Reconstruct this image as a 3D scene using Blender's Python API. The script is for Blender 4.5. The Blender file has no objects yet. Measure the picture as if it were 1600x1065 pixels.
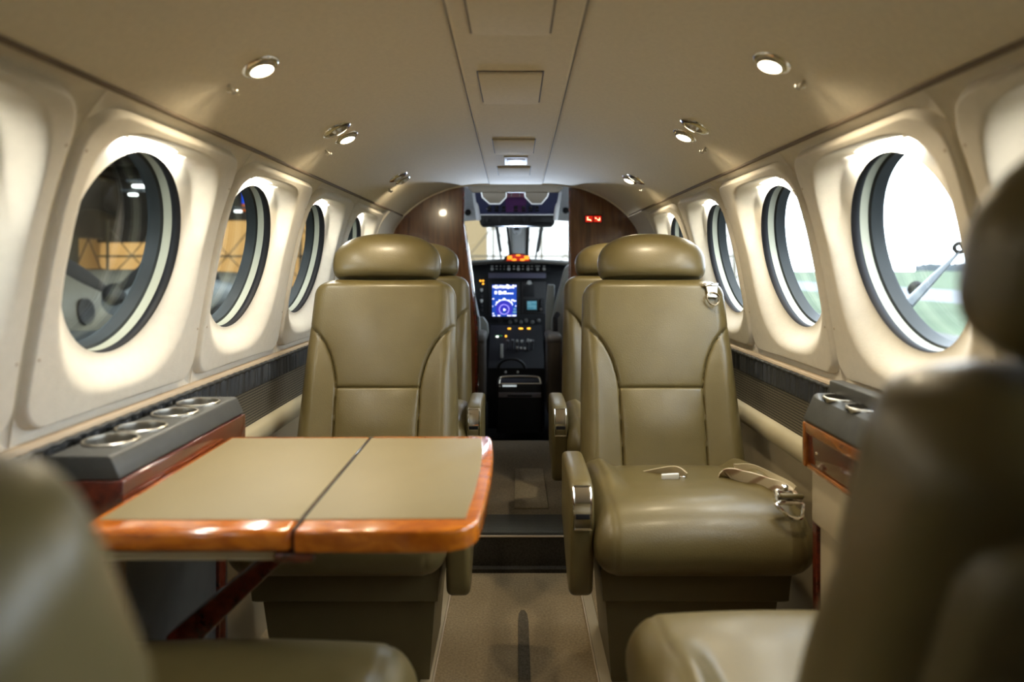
import bpy, bmesh, math, random
from mathutils import Vector, Matrix, Euler
random.seed(7)
pi = math.pi
sc = bpy.context.scene
COL = sc.collection
H = 0.96                      # eye height above the aisle floor
F, CX, CY = 1100.0, 806.0, 415.0


def P(px, py, Y):
    return Vector(((px - CX) * Y / F, Y, H - (py - CY) * Y / F))


# ------------------------------------------------------------------ materials
MATS = {}


def pm(name, col, rough=.5, metal=0., spec=.5, coat=0., var=0., vscale=8., bump=0., bscale=300., emis=None, estr=0.,
       stretch=None, trans=0., kind='noise', alpha=1.):
    m = bpy.data.materials.new(name)
    m.use_nodes = True
    nt = m.node_tree
    b = nt.nodes['Principled BSDF']
    b.inputs['Base Color'].default_value = (*col, 1)
    b.inputs['Roughness'].default_value = rough
    b.inputs['Metallic'].default_value = metal
    b.inputs['Specular IOR Level'].default_value = spec
    b.inputs['Coat Weight'].default_value = coat
    b.inputs['Coat Roughness'].default_value = .06
    if emis:
        b.inputs['Emission Color'].default_value = (*emis, 1)
        b.inputs['Emission Strength'].default_value = estr
    tc = nt.nodes.new('ShaderNodeTexCoord')
    mp = nt.nodes.new('ShaderNodeMapping')
    nt.links.new(tc.outputs['Object'], mp.inputs['Vector'])
    if stretch:
        mp.inputs['Scale'].default_value = stretch
    if var > 0:
        n = nt.nodes.new('ShaderNodeTexNoise')
        n.inputs['Scale'].default_value = vscale
        n.inputs['Detail'].default_value = 6
        nt.links.new(mp.outputs['Vector'], n.inputs['Vector'])
        r = nt.nodes.new('ShaderNodeValToRGB')
        r.color_ramp.elements[0].position = .3
        r.color_ramp.elements[1].position = .7
        r.color_ramp.elements[0].color = (*[c * (1 - var) for c in col], 1)
        r.color_ramp.elements[1].color = (*[min(1, c * (1 + var)) for c in col], 1)
        nt.links.new(n.outputs['Fac'], r.inputs['Fac'])
        nt.links.new(r.outputs['Color'], b.inputs['Base Color'])
    if bump > 0:
        if kind == 'voronoi':
            n2 = nt.nodes.new('ShaderNodeTexVoronoi')
            out = n2.outputs['Distance']
        elif kind == 'weave':
            n2 = nt.nodes.new('ShaderNodeTexChecker')
            out = n2.outputs['Fac']
        else:
            n2 = nt.nodes.new('ShaderNodeTexNoise')
            n2.inputs['Detail'].default_value = 3
            out = n2.outputs['Fac']
        n2.inputs['Scale'].default_value = bscale
        nt.links.new(tc.outputs['Object'], n2.inputs['Vector'])
        bp = nt.nodes.new('ShaderNodeBump')
        bp.inputs['Strength'].default_value = bump
        bp.inputs['Distance'].default_value = .001
        nt.links.new(out, bp.inputs['Height'])
        nt.links.new(bp.outputs['Normal'], b.inputs['Normal'])
    MATS[name] = m
    return m


def woodmat(name, dark, light, coat=1., rough=.25, scale=(3, 40, 40), grain=6.):
    m = pm(name, light, rough, coat=coat)
    nt = m.node_tree
    b = nt.nodes['Principled BSDF']
    tc = nt.nodes.new('ShaderNodeTexCoord')
    mp = nt.nodes.new('ShaderNodeMapping')
    mp.inputs['Scale'].default_value = scale
    n = nt.nodes.new('ShaderNodeTexNoise')
    n.inputs['Scale'].default_value = grain
    n.inputs['Detail'].default_value = 8
    n.inputs['Distortion'].default_value = .6
    r = nt.nodes.new('ShaderNodeValToRGB')
    r.color_ramp.elements[0].position = .32
    r.color_ramp.elements[1].position = .68
    r.color_ramp.elements[0].color = (*dark, 1)
    r.color_ramp.elements[1].color = (*light, 1)
    nt.links.new(tc.outputs['Object'], mp.inputs['Vector'])
    nt.links.new(mp.outputs['Vector'], n.inputs['Vector'])
    nt.links.new(n.outputs['Fac'], r.inputs['Fac'])
    nt.links.new(r.outputs['Color'], b.inputs['Base Color'])
    return m


def glassmat(name, tint, refl=.08):
    m = bpy.data.materials.new(name)
    m.use_nodes = True
    nt = m.node_tree
    nt.nodes.clear()
    o = nt.nodes.new('ShaderNodeOutputMaterial')
    mx = nt.nodes.new('ShaderNodeMixShader')
    t = nt.nodes.new('ShaderNodeBsdfTransparent')
    g = nt.nodes.new('ShaderNodeBsdfGlossy')
    fc = nt.nodes.new('ShaderNodeLayerWeight')
    fc.inputs['Blend'].default_value = .5
    pw = nt.nodes.new('ShaderNodeMath')
    pw.operation = 'POWER'
    pw.inputs[1].default_value = 4
    fr = nt.nodes.new('ShaderNodeMath')
    fr.operation = 'MULTIPLY_ADD'
    fr.inputs[1].default_value = .5
    fr.inputs[2].default_value = refl * .5
    nt.links.new(fc.outputs['Facing'], pw.inputs[0])
    nt.links.new(pw.outputs[0], fr.inputs[0])
    t.inputs['Color'].default_value = (*tint, 1)
    g.inputs['Roughness'].default_value = .02
    nt.links.new(fr.outputs[0], mx.inputs[0])
    nt.links.new(t.outputs[0], mx.inputs[1])
    nt.links.new(g.outputs[0], mx.inputs[2])
    nt.links.new(mx.outputs[0], o.inputs[0])
    MATS[name] = m
    return m


def translucent(name, col, mixd=.3):
    m = bpy.data.materials.new(name)
    m.use_nodes = True
    nt = m.node_tree
    nt.nodes.clear()
    o = nt.nodes.new('ShaderNodeOutputMaterial')
    mx = nt.nodes.new('ShaderNodeMixShader')
    t = nt.nodes.new('ShaderNodeBsdfTranslucent')
    d = nt.nodes.new('ShaderNodeBsdfDiffuse')
    t.inputs['Color'].default_value = (*col, 1)
    d.inputs['Color'].default_value = (*col, 1)
    mx.inputs[0].default_value = mixd
    nt.links.new(t.outputs[0], mx.inputs[1])
    nt.links.new(d.outputs[0], mx.inputs[2])
    nt.links.new(mx.outputs[0], o.inputs[0])
    MATS[name] = m
    return m


leather = pm('leather', (.116, .089, .032), .42, var=.07, vscale=14, bump=.22, bscale=420, kind='voronoi', spec=.45, coat=.15)
leather.node_tree.nodes['Principled BSDF'].inputs['Coat Roughness'].default_value = .22
leather_dk = pm('leather_shroud', (.10, .078, .032), .45, var=.06, bump=.2, bscale=420, kind='voronoi')
headliner = pm('headliner_cloth', (.76, .68, .53), .85, var=.04, vscale=120, bump=.5, bscale=700, spec=.2)
striphead = pm('headliner_strip_cloth', (.75, .67, .52), .85, var=.04, vscale=120, bump=.5, bscale=700, spec=.2)
wallcloth = pm('sidewall_cloth', (.70, .655, .57), .6, var=.03, vscale=60, bump=.5, bscale=380, spec=.3)
rimtan = pm('tan_rim', (.47, .38, .28), .55, var=.05)
groovem = pm('groove_shadow_gasket', (.12, .10, .08), .8)
black = pm('black_rubber', (.008, .008, .010), .6, spec=.25)
blackmat = pm('black_trim', (.018, .018, .018), .7, var=.2, bump=.2)
cream = pm('cream_ring', (.34, .345, .27), .5)
darkring = pm('dark_window_seat', (.022, .026, .027), .5, spec=.3)
chrome = pm('chrome', (.82, .80, .76), .12, metal=1.)
steel = pm('brushed_steel', (.55, .53, .48), .3, metal=1.)
graylea = pm('charcoal_leather', (.055, .058, .058), .42, var=.12, vscale=30, bump=.2, bscale=400, kind='voronoi')
pocketm = pm('pocket_leather', (.035, .038, .042), .38, bump=.3, bscale=200)
ledgem = pm('ledge_vinyl', (.40, .345, .225), .5, var=.04, bump=.15)
sidem = pm('side_panel_vinyl', (.36, .30, .20), .55, var=.05, bump=.15)
carpet = pm('aisle_carpet', (.28, .215, .13), .95, var=.22, vscale=160, bump=1., bscale=500, spec=.1)
carpet2 = pm('forward_carpet', (.235, .195, .14), .95, var=.22, vscale=160, bump=1., bscale=500, spec=.1)
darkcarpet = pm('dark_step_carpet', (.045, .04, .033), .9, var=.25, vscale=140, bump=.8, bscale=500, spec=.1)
treadm = pm('tread_rubber', (.075, .075, .066), .7, var=.1, bump=.4)
vinyl = pm('table_inlay_vinyl', (.255, .207, .108), .5, var=.03, bump=.2, bscale=500)
burlw = woodmat('orange_burl_wood', (.42, .095, .006), (.70, .205, .014), scale=(14, 26, 26), grain=2.2, rough=.15)
mahog = woodmat('mahogany_partition', (.075, .026, .010), (.175, .070, .026), scale=(16, 16, 1.6), grain=3, rough=.25, coat=.55)
redwood = woodmat('dark_red_wood', (.06, .010, .006), (.14, .022, .010), scale=(20, 4, 20), grain=3, rough=.2)
cabwood = woodmat('cabinet_wood', (.19, .055, .010), (.34, .11, .02), scale=(20, 4, 20), grain=3, rough=.2)
drawerred = pm('smoked_red_panel', (.07, .010, .010), .1, coat=1.)
linem = pm('layer_cream', (.50, .43, .28), .5)
lensm = pm('lamp_lens', (1, .9, .7), .3, emis=(1, .88, .62), estr=10)
stripm = pm('lamp_strip', (1, .97, .85), .3, emis=(1, .97, .84), estr=6)
cockgray = pm('cockpit_liner', (.74, .75, .78), .7, var=.04, bump=.3)
cockdark = pm('cockpit_black', (.008, .008, .009), .55, spec=.25, var=.2)
panelm = pm('instrument_black', (.010, .0105, .012), .5, spec=.25, var=.2)
glarem = pm('glareshield_cloth', (.035, .03, .022), .9, var=.2, bump=.4)
overm = pm('overhead_panel_blue', (.05, .055, .13), .35)
overp = pm('overhead_purple_glow_paint', (.13, .045, .17), .35)  # purple cockpit glow put into the plate colour
pinkm = pm('painted_pink_glare', (.62, .28, .40), .5)  # pink glare on the overhead panel, painted as a surface colour
whitep = pm('white_trim', (.75, .76, .78), .5)
visorm = pm('visor_taupe', (.12, .097, .068), .6, var=.05)
postm = pm('post_gray', (.62, .63, .64), .35)
seatgray = pm('cockpit_seat_gray', (.20, .215, .21), .5, bump=.2)
seatbrown = pm('cockpit_seat_dark', (.035, .026, .018), .6, bump=.2)
mark = pm('panel_marking', (.42, .42, .40), .5)
redlit = pm('lit_red', (.5, .02, .01), .3, emis=(1, .02, .006), estr=.38)
redlitd = pm('lit_red_dim', (.3, .02, .01), .3, emis=(1, .015, .006), estr=.25)
orangelit = pm('lit_orange', (1, .4, .05), .3, emis=(1, .30, .012), estr=.85)
amberlit = pm('lit_amber', (1, .5, .05), .3, emis=(1, .45, .03), estr=1.6)
iconlit = pm('lit_icon', (1, .8, .6), .3, emis=(1, .62, .32), estr=1.6)
whitelit = pm('lit_white', (1, 1, 1), .3, emis=(.95, 1, .9), estr=1.6)
greenlit = pm('lit_green', (.02, .1, .03), .3, emis=(.05, .4, .1), estr=.2)
bluescr = pm('screen_blue', (.01, .03, .15), .2, emis=(.02, .085, .55), estr=.6)
purplescr = pm('screen_purple', (.05, .02, .15), .2, emis=(.05, .05, .56), estr=.6)
whitescr = pm('screen_white', (.8, .8, .9), .2, emis=(.85, .85, 1), estr=1.3)
violetscr = pm('screen_violet', (.5, .4, .9), .2, emis=(.6, .45, 1), estr=1.)
cyanscr = pm('screen_cyan', (.05, .2, .25), .2, emis=(.12, .32, .42), estr=.22)
cyanscr2 = pm('screen_cyan_bright', (.05, .2, .25), .2, emis=(.35, .65, .75), estr=.35)
beltm = pm('belt_webbing', (.42, .35, .22), .75, bump=.6, bscale=600, kind='weave')
winglass = glassmat('window_glass', (.90, .92, .90), .06)
winglassR = glassmat('window_glass_clear', (.96, .97, .98), .05)
screenglass = glassmat('windscreen_glass', (.95, .97, .99), .03)
concrete = pm('apron_concrete', (.08, .08, .075), .9, spec=.05, var=.1, vscale=.3)
grassm = pm('airfield_grass', (.045, .062, .036), .95, spec=.05, var=.2, vscale=.2)
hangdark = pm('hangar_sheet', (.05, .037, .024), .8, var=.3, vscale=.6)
hangbeam = pm('hangar_steel', (.12, .08, .05), .7, var=.2)
hangorange = translucent('hangar_translucent_orange', (.46, .33, .185), .1)
hangcream = translucent('hangar_translucent_cream', (.36, .30, .21), .08)
hangwhite = translucent('hangar_translucent_white', (.62, .60, .57), .06)
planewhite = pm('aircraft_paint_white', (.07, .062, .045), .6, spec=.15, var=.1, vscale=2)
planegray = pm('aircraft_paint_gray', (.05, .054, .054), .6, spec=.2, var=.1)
propblack = pm('propeller_dark', (.012, .011, .010), .7, spec=.1)
propgray = pm('propeller_gray', (.05, .06, .065), .4)
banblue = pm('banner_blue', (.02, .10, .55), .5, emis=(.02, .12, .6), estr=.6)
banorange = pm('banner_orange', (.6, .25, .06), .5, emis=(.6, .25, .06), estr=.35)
hanglamp = pm('hangar_lamp', (1, 1, 1), .3, emis=(.95, 1, 1), estr=2.5)
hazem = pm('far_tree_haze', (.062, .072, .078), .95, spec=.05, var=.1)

# pleated carpet for the tread / mesh for the wall band
meshm = pm('perforated_mesh', (.13, .115, .085), .7)
_nt = meshm.node_tree
_w = _nt.nodes.new('ShaderNodeTexWave')
_w.bands_direction = 'Z'
_w.inputs['Scale'].default_value = 42
_w2 = _nt.nodes.new('ShaderNodeTexWave')
_w2.bands_direction = 'Y'
_w2.inputs['Scale'].default_value = 42
_tc = _nt.nodes.new('ShaderNodeTexCoord')
_mul = _nt.nodes.new('ShaderNodeMath')
_mul.operation = 'MULTIPLY'
_r = _nt.nodes.new('ShaderNodeValToRGB')
_r.color_ramp.elements[0].color = (.02, .018, .014, 1)
_r.color_ramp.elements[1].color = (.24, .21, .15, 1)
_r.color_ramp.elements[1].position = .7
_nt.links.new(_tc.outputs['Object'], _w.inputs['Vector'])
_nt.links.new(_tc.outputs['Object'], _w2.inputs['Vector'])
_nt.links.new(_w.outputs['Fac'], _mul.inputs[0])
_nt.links.new(_w2.outputs['Fac'], _mul.inputs[1])
_nt.links.new(_mul.outputs[0], _r.inputs['Fac'])
_nt.links.new(_r.outputs['Color'], _nt.nodes['Principled BSDF'].inputs['Base Color'])

# plaid webbing on the shoulder strap
plaid = pm('woven_strap', (.50, .42, .30), .8, bump=.6, bscale=600, kind='weave')
_nt = plaid.node_tree
_w = _nt.nodes.new('ShaderNodeTexWave')
_w.inputs['Scale'].default_value = 22
_w.bands_direction = 'DIAGONAL'
_tc = _nt.nodes.new('ShaderNodeTexCoord')
_r = _nt.nodes.new('ShaderNodeValToRGB')
_r.color_ramp.elements[0].color = (.30, .20, .13, 1)
_r.color_ramp.elements[1].color = (.58, .50, .36, 1)
_r.color_ramp.elements[0].position = .05
_r.color_ramp.elements[1].position = .35
_nt.links.new(_tc.outputs['Object'], _w.inputs['Vector'])
_nt.links.new(_w.outputs['Fac'], _r.inputs['Fac'])
_nt.links.new(_r.outputs['Color'], _nt.nodes['Principled BSDF'].inputs['Base Color'])

# ------------------------------------------------------------------ mesh helpers
ORG = {}


def link(o):
    COL.objects.link(o)
    return o


def worg(o):
    v = Vector((0, 0, 0))
    while o is not None:
        v = v + ORG.get(o.name, Vector((0, 0, 0)))
        o = o.parent
    return v


def obj(name, bm, m, parent=None, world=True, smooth=True, angle=35, origin=None):
    """One mesh object. With world=True vertices are given in world space."""
    bmesh.ops.recalc_face_normals(bm, faces=bm.faces)
    me = bpy.data.meshes.new(name)
    o = bpy.data.objects.new(name, me)
    link(o)
    off = Vector((0, 0, 0))
    if parent is not None:
        o.parent = parent
        if world:
            off = worg(parent)
    if origin is not None:
        o.location = Vector(origin) - off
        ORG[o.name] = o.location.copy()
        off = Vector(origin)
    if off.length > 0:
        bmesh.ops.translate(bm, verts=bm.verts, vec=-off)
    if smooth:
        for f in bm.faces:
            f.smooth = True
        for e in bm.edges:
            if len(e.link_faces) == 2 and e.calc_face_angle(0) > math.radians(angle):
                e.smooth = False
    bm.to_mesh(me)
    bm.free()
    me.materials.append(m)
    return o


def thing(name, label, cat, loc=(0, 0, 0), group=None):
    o = bpy.data.objects.new(name, None)
    link(o)
    o.location = loc
    o.empty_display_size = .05
    ORG[o.name] = Vector(loc)
    o['label'] = label
    o['category'] = cat
    if group:
        o['group'] = group
    return o


def tag(o, label, cat, group=None):
    o['label'] = label
    o['category'] = cat
    if group:
        o['group'] = group
    return o


def struct(name, bm, m, **k):
    o = obj(name, bm, m, **k)
    o['kind'] = 'structure'
    return o


def dup(root, label=None, group=None):
    def cp(o, par):
        c = o.copy()
        link(c)
        c.parent = par
        for ch in [x for x in o.children]:
            cp(ch, c)
        return c
    r = cp(root, None)
    if label:
        r['label'] = label
    if group:
        r['group'] = group
    return r


def BM():
    return bmesh.new()


def merge(bm, tmp, mat=None):
    if mat is not None:
        bmesh.ops.transform(tmp, matrix=mat, verts=tmp.verts)
    me = bpy.data.meshes.new('tmp')
    tmp.to_mesh(me)
    tmp.free()
    bm.from_mesh(me)
    bpy.data.meshes.remove(me)
    return bm


def box(bm, c, s, bev=0., seg=3, rot=None):
    t = BM()
    bmesh.ops.create_cube(t, size=1.)
    bmesh.ops.scale(t, vec=Vector(s), verts=t.verts)
    if bev > 0:
        bmesh.ops.bevel(t, geom=list(t.edges), offset=min(bev, min(s) * .49), segments=seg, profile=.5, affect='EDGES')
    M = Matrix.Translation(Vector(c))
    if rot is not None:
        M = M @ (rot.to_4x4() if isinstance(rot, Matrix) else Euler(rot).to_matrix().to_4x4())
    return merge(bm, t, M)


def frame_from(n, up=(0, 0, 1)):
    """Matrix (3x3) whose z axis is n."""
    z = Vector(n).normalized()
    u = Vector(up)
    if abs(z.dot(u)) > .98:
        u = Vector((0, 1, 0))
    x = u.cross(z).normalized()
    y = z.cross(x)
    return Matrix((x, y, z)).transposed()


def lathe(bm, prof, loc=(0, 0, 0), n=(0, 0, 1), seg=32, closed=False, scale=(1, 1, 1)):
    t = BM()
    rings = []
    for r, h in prof:
        if r < 1e-6:
            rings.append([t.verts.new((0, 0, h))])
        else:
            rings.append([t.verts.new((r * math.cos(2 * pi * i / seg) * scale[0], r * math.sin(2 * pi * i / seg) * scale[1], h)) for i in range(seg)])
    pairs = list(zip(rings, rings[1:]))
    if closed:
        pairs.append((rings[-1], rings[0]))
    for a, b in pairs:
        for i in range(seg):
            j = (i + 1) % seg
            vs = []
            for v in (a[i % len(a)], a[j % len(a)], b[j % len(b)], b[i % len(b)]):
                if v not in vs:
                    vs.append(v)
            if len(vs) > 2:
                t.faces.new(vs)
    return merge(bm, t, Matrix.Translation(Vector(loc)) @ frame_from(n).to_4x4())


def tube(bm, pts, r, seg=8, closed=False, caps=True, flat=1.):
    pts = [Vector(p) for p in pts]
    n = len(pts)
    rings = []
    prev = None
    for i, p in enumerate(pts):
        a = pts[(i - 1) % n] if (closed or i > 0) else p
        b = pts[(i + 1) % n] if (closed or i < n - 1) else p
        d = (b - a).normalized()
        if prev is None:
            up = Vector((0, 0, 1)) if abs(d.z) < .9 else Vector((1, 0, 0))
        else:
            up = prev
        s = d.cross(up).normalized()
        u = s.cross(d).normalized()
        prev = u
        rr = r[i] if isinstance(r, (list, tuple)) else r
        rings.append([bm.verts.new(p + (s * math.cos(2 * pi * k / seg) + u * math.sin(2 * pi * k / seg) * flat) * rr) for k in range(seg)])
    pr = list(zip(rings, rings[1:]))
    if closed:
        pr.append((rings[-1], rings[0]))
    for a, b in pr:
        for k in range(seg):
            j = (k + 1) % seg
            bm.faces.new((a[k], a[j], b[j], b[k]))
    if caps and not closed:
        bm.faces.new(rings[0][::-1])
        bm.faces.new(rings[-1])
    return bm


def prism(bm, outline, ax_u, ax_v, ax_w, org, depth, bev=0., seg=3):
    """Outline (u,v) extruded by depth along ax_w."""
    t = BM()
    vs = [t.verts.new(Vector(org) + Vector(ax_u) * u + Vector(ax_v) * v) for u, v in outline]
    f = t.faces.new(vs)
    r = bmesh.ops.extrude_face_region(t, geom=[f])
    bmesh.ops.translate(t, verts=[g for g in r['geom'] if isinstance(g, bmesh.types.BMVert)], vec=Vector(ax_w) * depth)
    if bev > 0:
        ed = [e for e in t.edges if len(e.link_faces) == 2 and e.calc_face_angle(0) > .5]
        bmesh.ops.bevel(t, geom=ed, offset=bev, segments=seg, profile=.5, affect='EDGES', clamp_overlap=True)
    return merge(bm, t)


def loft(bm, loops, cap=True, closed=True):
    R = [[bm.verts.new(p) for p in l] for l in loops]
    for a, b in zip(R, R[1:]):
        n = len(a)
        for i in range(n if closed else n - 1):
            j = (i + 1) % n
            bm.faces.new((a[i], a[j], b[j], b[i]))
    if cap:
        bm.faces.new(R[0][::-1])
        bm.faces.new(R[-1])
    return bm


def catmull(pts, per=8, closed=False):
    pts = [Vector(p) for p in pts]
    n = len(pts)
    out = []
    rng = n if closed else n - 1
    for i in range(rng):
        p1, p2 = pts[i], pts[(i + 1) % n]
        p0 = pts[(i - 1) % n] if (closed or i > 0) else p1 * 2 - p2
        p3 = pts[(i + 2) % n] if (closed or i + 2 < n) else p2 * 2 - p1
        for k in range(per):
            t = k / per
            out.append(.5 * ((2 * p1) + (p2 - p0) * t + (2 * p0 - 5 * p1 + 4 * p2 - p3) * t * t + (3 * p1 - p0 - 3 * p2 + p3) * t ** 3))
    if not closed:
        out.append(pts[-1])
    return out


def lerp(a, b, t):
    return a + (b - a) * t


def sstep(t):
    t = max(0., min(1., t))
    return t * t * (3 - 2 * t)


def interp(x, xs, ys):
    if x <= xs[0]:
        return ys[0]
    for i in range(len(xs) - 1):
        if x <= xs[i + 1]:
            t = (x - xs[i]) / (xs[i + 1] - xs[i])
            return lerp(ys[i], ys[i + 1], t)
    return ys[-1]


def boolean_cut(o, cutter_bm):
    me = bpy.data.meshes.new('cut')
    bmesh.ops.recalc_face_normals(cutter_bm, faces=cutter_bm.faces)
    cutter_bm.to_mesh(me)
    cutter_bm.free()
    c = bpy.data.objects.new('cut', me)
    link(c)
    c.matrix_world = Matrix.Translation(worg(o.parent) if o.parent else Vector((0, 0, 0))).inverted() @ Matrix.Identity(4)
    c.matrix_world = Matrix.Identity(4)
    md = o.modifiers.new('b', 'BOOLEAN')
    md.object = c
    md.operation = 'DIFFERENCE'
    md.solver = 'EXACT'
    bpy.context.view_layer.update()
    dg = bpy.context.evaluated_depsgraph_get()
    new = bpy.data.meshes.new_from_object(o.evaluated_get(dg))
    o.modifiers.clear()
    o.data = new
    bpy.data.objects.remove(c)
    return o


# ------------------------------------------------------------------ cabin section
YB, YF = -1.25, 3.45
CEIL = catmull([(0, .40), (.10, .40), (.20, .397), (.305, .383), (.38, .358), (.443, .328), (.50, .289), (.55, .246)], 6)
WALL = catmull([(.552, .241), (.574, .214), (.598, .175), (.623, .10), (.642, .02), (.657, -.06), (.671, -.14), (.682, -.21), (.688, -.252)], 10)
WS = [0.]
for a, b in zip(WALL, WALL[1:]):
    WS.append(WS[-1] + (b - a).length)
WLEN = WS[-1]


def wall_pt(s):
    """Section point, unit tangent (downwards) and outward normal at arc length s from the top."""
    s = max(0., min(WLEN - 1e-6, s))
    i = 0
    while WS[i + 1] < s:
        i += 1
    t = (s - WS[i]) / (WS[i + 1] - WS[i])
    p = WALL[i].lerp(WALL[i + 1], t)
    i0, i1 = max(0, i - 1), min(len(WALL) - 1, i + 2)
    tg = (WALL[i1] - WALL[i0]).normalized()
    return p, tg, Vector((-tg.y, tg.x))


def s_of_z(z):
    for i in range(len(WALL) - 1):
        if WALL[i].y >= z >= WALL[i + 1].y:
            return WS[i] + (WS[i + 1] - WS[i]) * (WALL[i].y - z) / (WALL[i].y - WALL[i + 1].y)


ZC = .018
SCN = s_of_z(ZC)
RW = .1745
NTH = 144
BOUNDS = [-.09, .44, .955, 1.485, 2.015, 2.515, 3.06]
WINS = [.17, .70, 1.21, 1.71, 2.235, 2.79]
pcen, tcen, ncen = wall_pt(SCN)
RIM = .024


def rrect_ray(th, u0, u1, v0, v1, rt, rb):
    c, s = math.cos(th), math.sin(th)

    def inside(r):
        u, v = r * c, r * s
        rr = rt if v > 0 else rb
        if not (u0 <= u <= u1 and v0 <= v <= v1):
            return False
        cu = u1 - rr if u > u1 - rr else (u0 + rr if u < u0 + rr else None)
        cv = v1 - rr if v > v1 - rr else (v0 + rr if v < v0 + rr else None)
        if cu is not None and cv is not None:
            return (u - cu) ** 2 + (v - cv) ** 2 <= rr * rr
        return True
    lo, hi = 0., 1.5
    for _ in range(40):
        m = (lo + hi) / 2
        if inside(m):
            lo = m
        else:
            hi = m
    return lo


def win_plane(u, v, out, yc, sx):
    """Point in the plane of the window rim; out = distance outboard of it."""
    q = pcen + ncen * (RIM + out) - tcen * v
    return Vector((sx * q.x, yc + u, H + q.y))


def wall_side(sx, name):
    bm = BM()

    def wpt(y, s, d):
        p, t, n = wall_pt(s)
        q = p - n * d
        if s > WLEN:
            q = q + t * (s - WLEN)
        return Vector((sx * q.x, y, H + q.y))
    for k, yc in enumerate(WINS):
        y0, y1 = BOUNDS[k], BOUNDS[k + 1]
        g = .0085
        pu0, pu1 = y0 + g - yc, y1 - g - yc
        pv1, pv0 = SCN - .022, -(WLEN - .016 - SCN)
        tu0, tu1 = y0 - .001 - yc, y1 + .001 - yc
        tv1, tv0 = SCN, -(WLEN - SCN)
        rings = []
        ths = [2 * pi * i / NTH for i in range(NTH)]
        # denser sampling near rectangle corners
        for cu in (pu0, pu1):
            for cv in (pv0, pv1):
                a = math.atan2(cv, cu) % (2 * pi)
                ths += [a + d * .012 for d in range(-8, 9)]
        for cu in (tu0, tu1):
            for cv in (tv0, tv1):
                ths.append(math.atan2(cv, cu) % (2 * pi))
        ths = sorted(set(round(t % (2 * pi), 5) for t in ths))
        geo = []
        for th in ths:
            c, s = math.cos(th), math.sin(th)
            b = .205 if s > 0 else .232
            n = 4.5 if s > 0 else 3.
            rs = (abs(c / .213) ** n + abs(s / b) ** n) ** (-1 / n)
            rp = rrect_ray(th, pu0, pu1, pv0, pv1, .070, .05)
            rt = rrect_ray(th, tu0, tu1, tv0, tv1, 1e-6, 1e-6)
            rs = min(rs, rp - .014)
            geo.append((th, c, s, rs, rp, rt))
        RA = .008
        # A: window rim -> scoop outline
        for i in range(19):
            t = i / 18
            row = []
            for th, c, s, rs, rp, rt in geo:
                r = lerp(RW, rs, t)
                u, v = r * c, r * s
                top = sstep((s - .05) / .45)
                w_side = 1 - sstep(t)
                w_top = 1 - sstep((t - .60) / .40)
                w = lerp(w_side, w_top, top)
                a = wpt(yc + u, SCN - v, RA)
                row.append(a.lerp(win_plane(u, v, 0, yc, sx), w))
            rings.append(row)
        # B: scoop outline -> panel edge
        for i in range(1, 7):
            t = i / 6
            row = []
            for th, c, s, rs, rp, rt in geo:
                r = lerp(rs, rp - .010, t)
                row.append(wpt(yc + r * c, SCN - r * s, RA))
            rings.append(row)
        # C: rounded panel edge and groove
        for i in range(1, 9):
            t = i / 8
            row = []
            for th, c, s, rs, rp, rt in geo:
                r = lerp(rp - .010, rp, t)
                d = RA * math.sqrt(max(0, 1 - t * t)) - .010 * t ** 3
                row.append(wpt(yc + r * c, SCN - r * s, d))
            rings.append(row)
        # D: to the tile edge
        for i in range(1, 5):
            t = i / 4
            row = []
            for th, c, s, rs, rp, rt in geo:
                r = lerp(rp, rt, t)
                row.append(wpt(yc + r * c, SCN - r * s, -.010 * (1 - t * t)))
            rings.append(row)
        V = [[bm.verts.new(p) for p in row] for row in rings]
        m = len(ths)
        for a, b in zip(V, V[1:]):
            for i in range(m):
                j = (i + 1) % m
                bm.faces.new((a[i], a[j], b[j], b[i]) if sx > 0 else (a[i], b[i], b[j], a[j]))
    # plain stretches fore and aft
    for (ya, yb) in ((YB, BOUNDS[0]), (BOUNDS[-1], YF)):
        ys = [ya, ya + .008, ya + .012, yb - .012, yb - .008, yb]
        rows = []
        for y in ys:
            dd = .006 if ya + .01 < y < yb - .01 else 0.
            rows.append([bm.verts.new(wpt(y, WLEN * i / 30, dd)) for i in range(31)])
        for a, b in zip(rows, rows[1:]):
            for i in range(30):
                bm.faces.new((a[i], a[i + 1], b[i + 1], b[i]))
    o = struct(name, bm, wallcloth, angle=50)
    return o


WL = wall_side(-1, 'wall_left')
WR = wall_side(1, 'wall_right')

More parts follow.
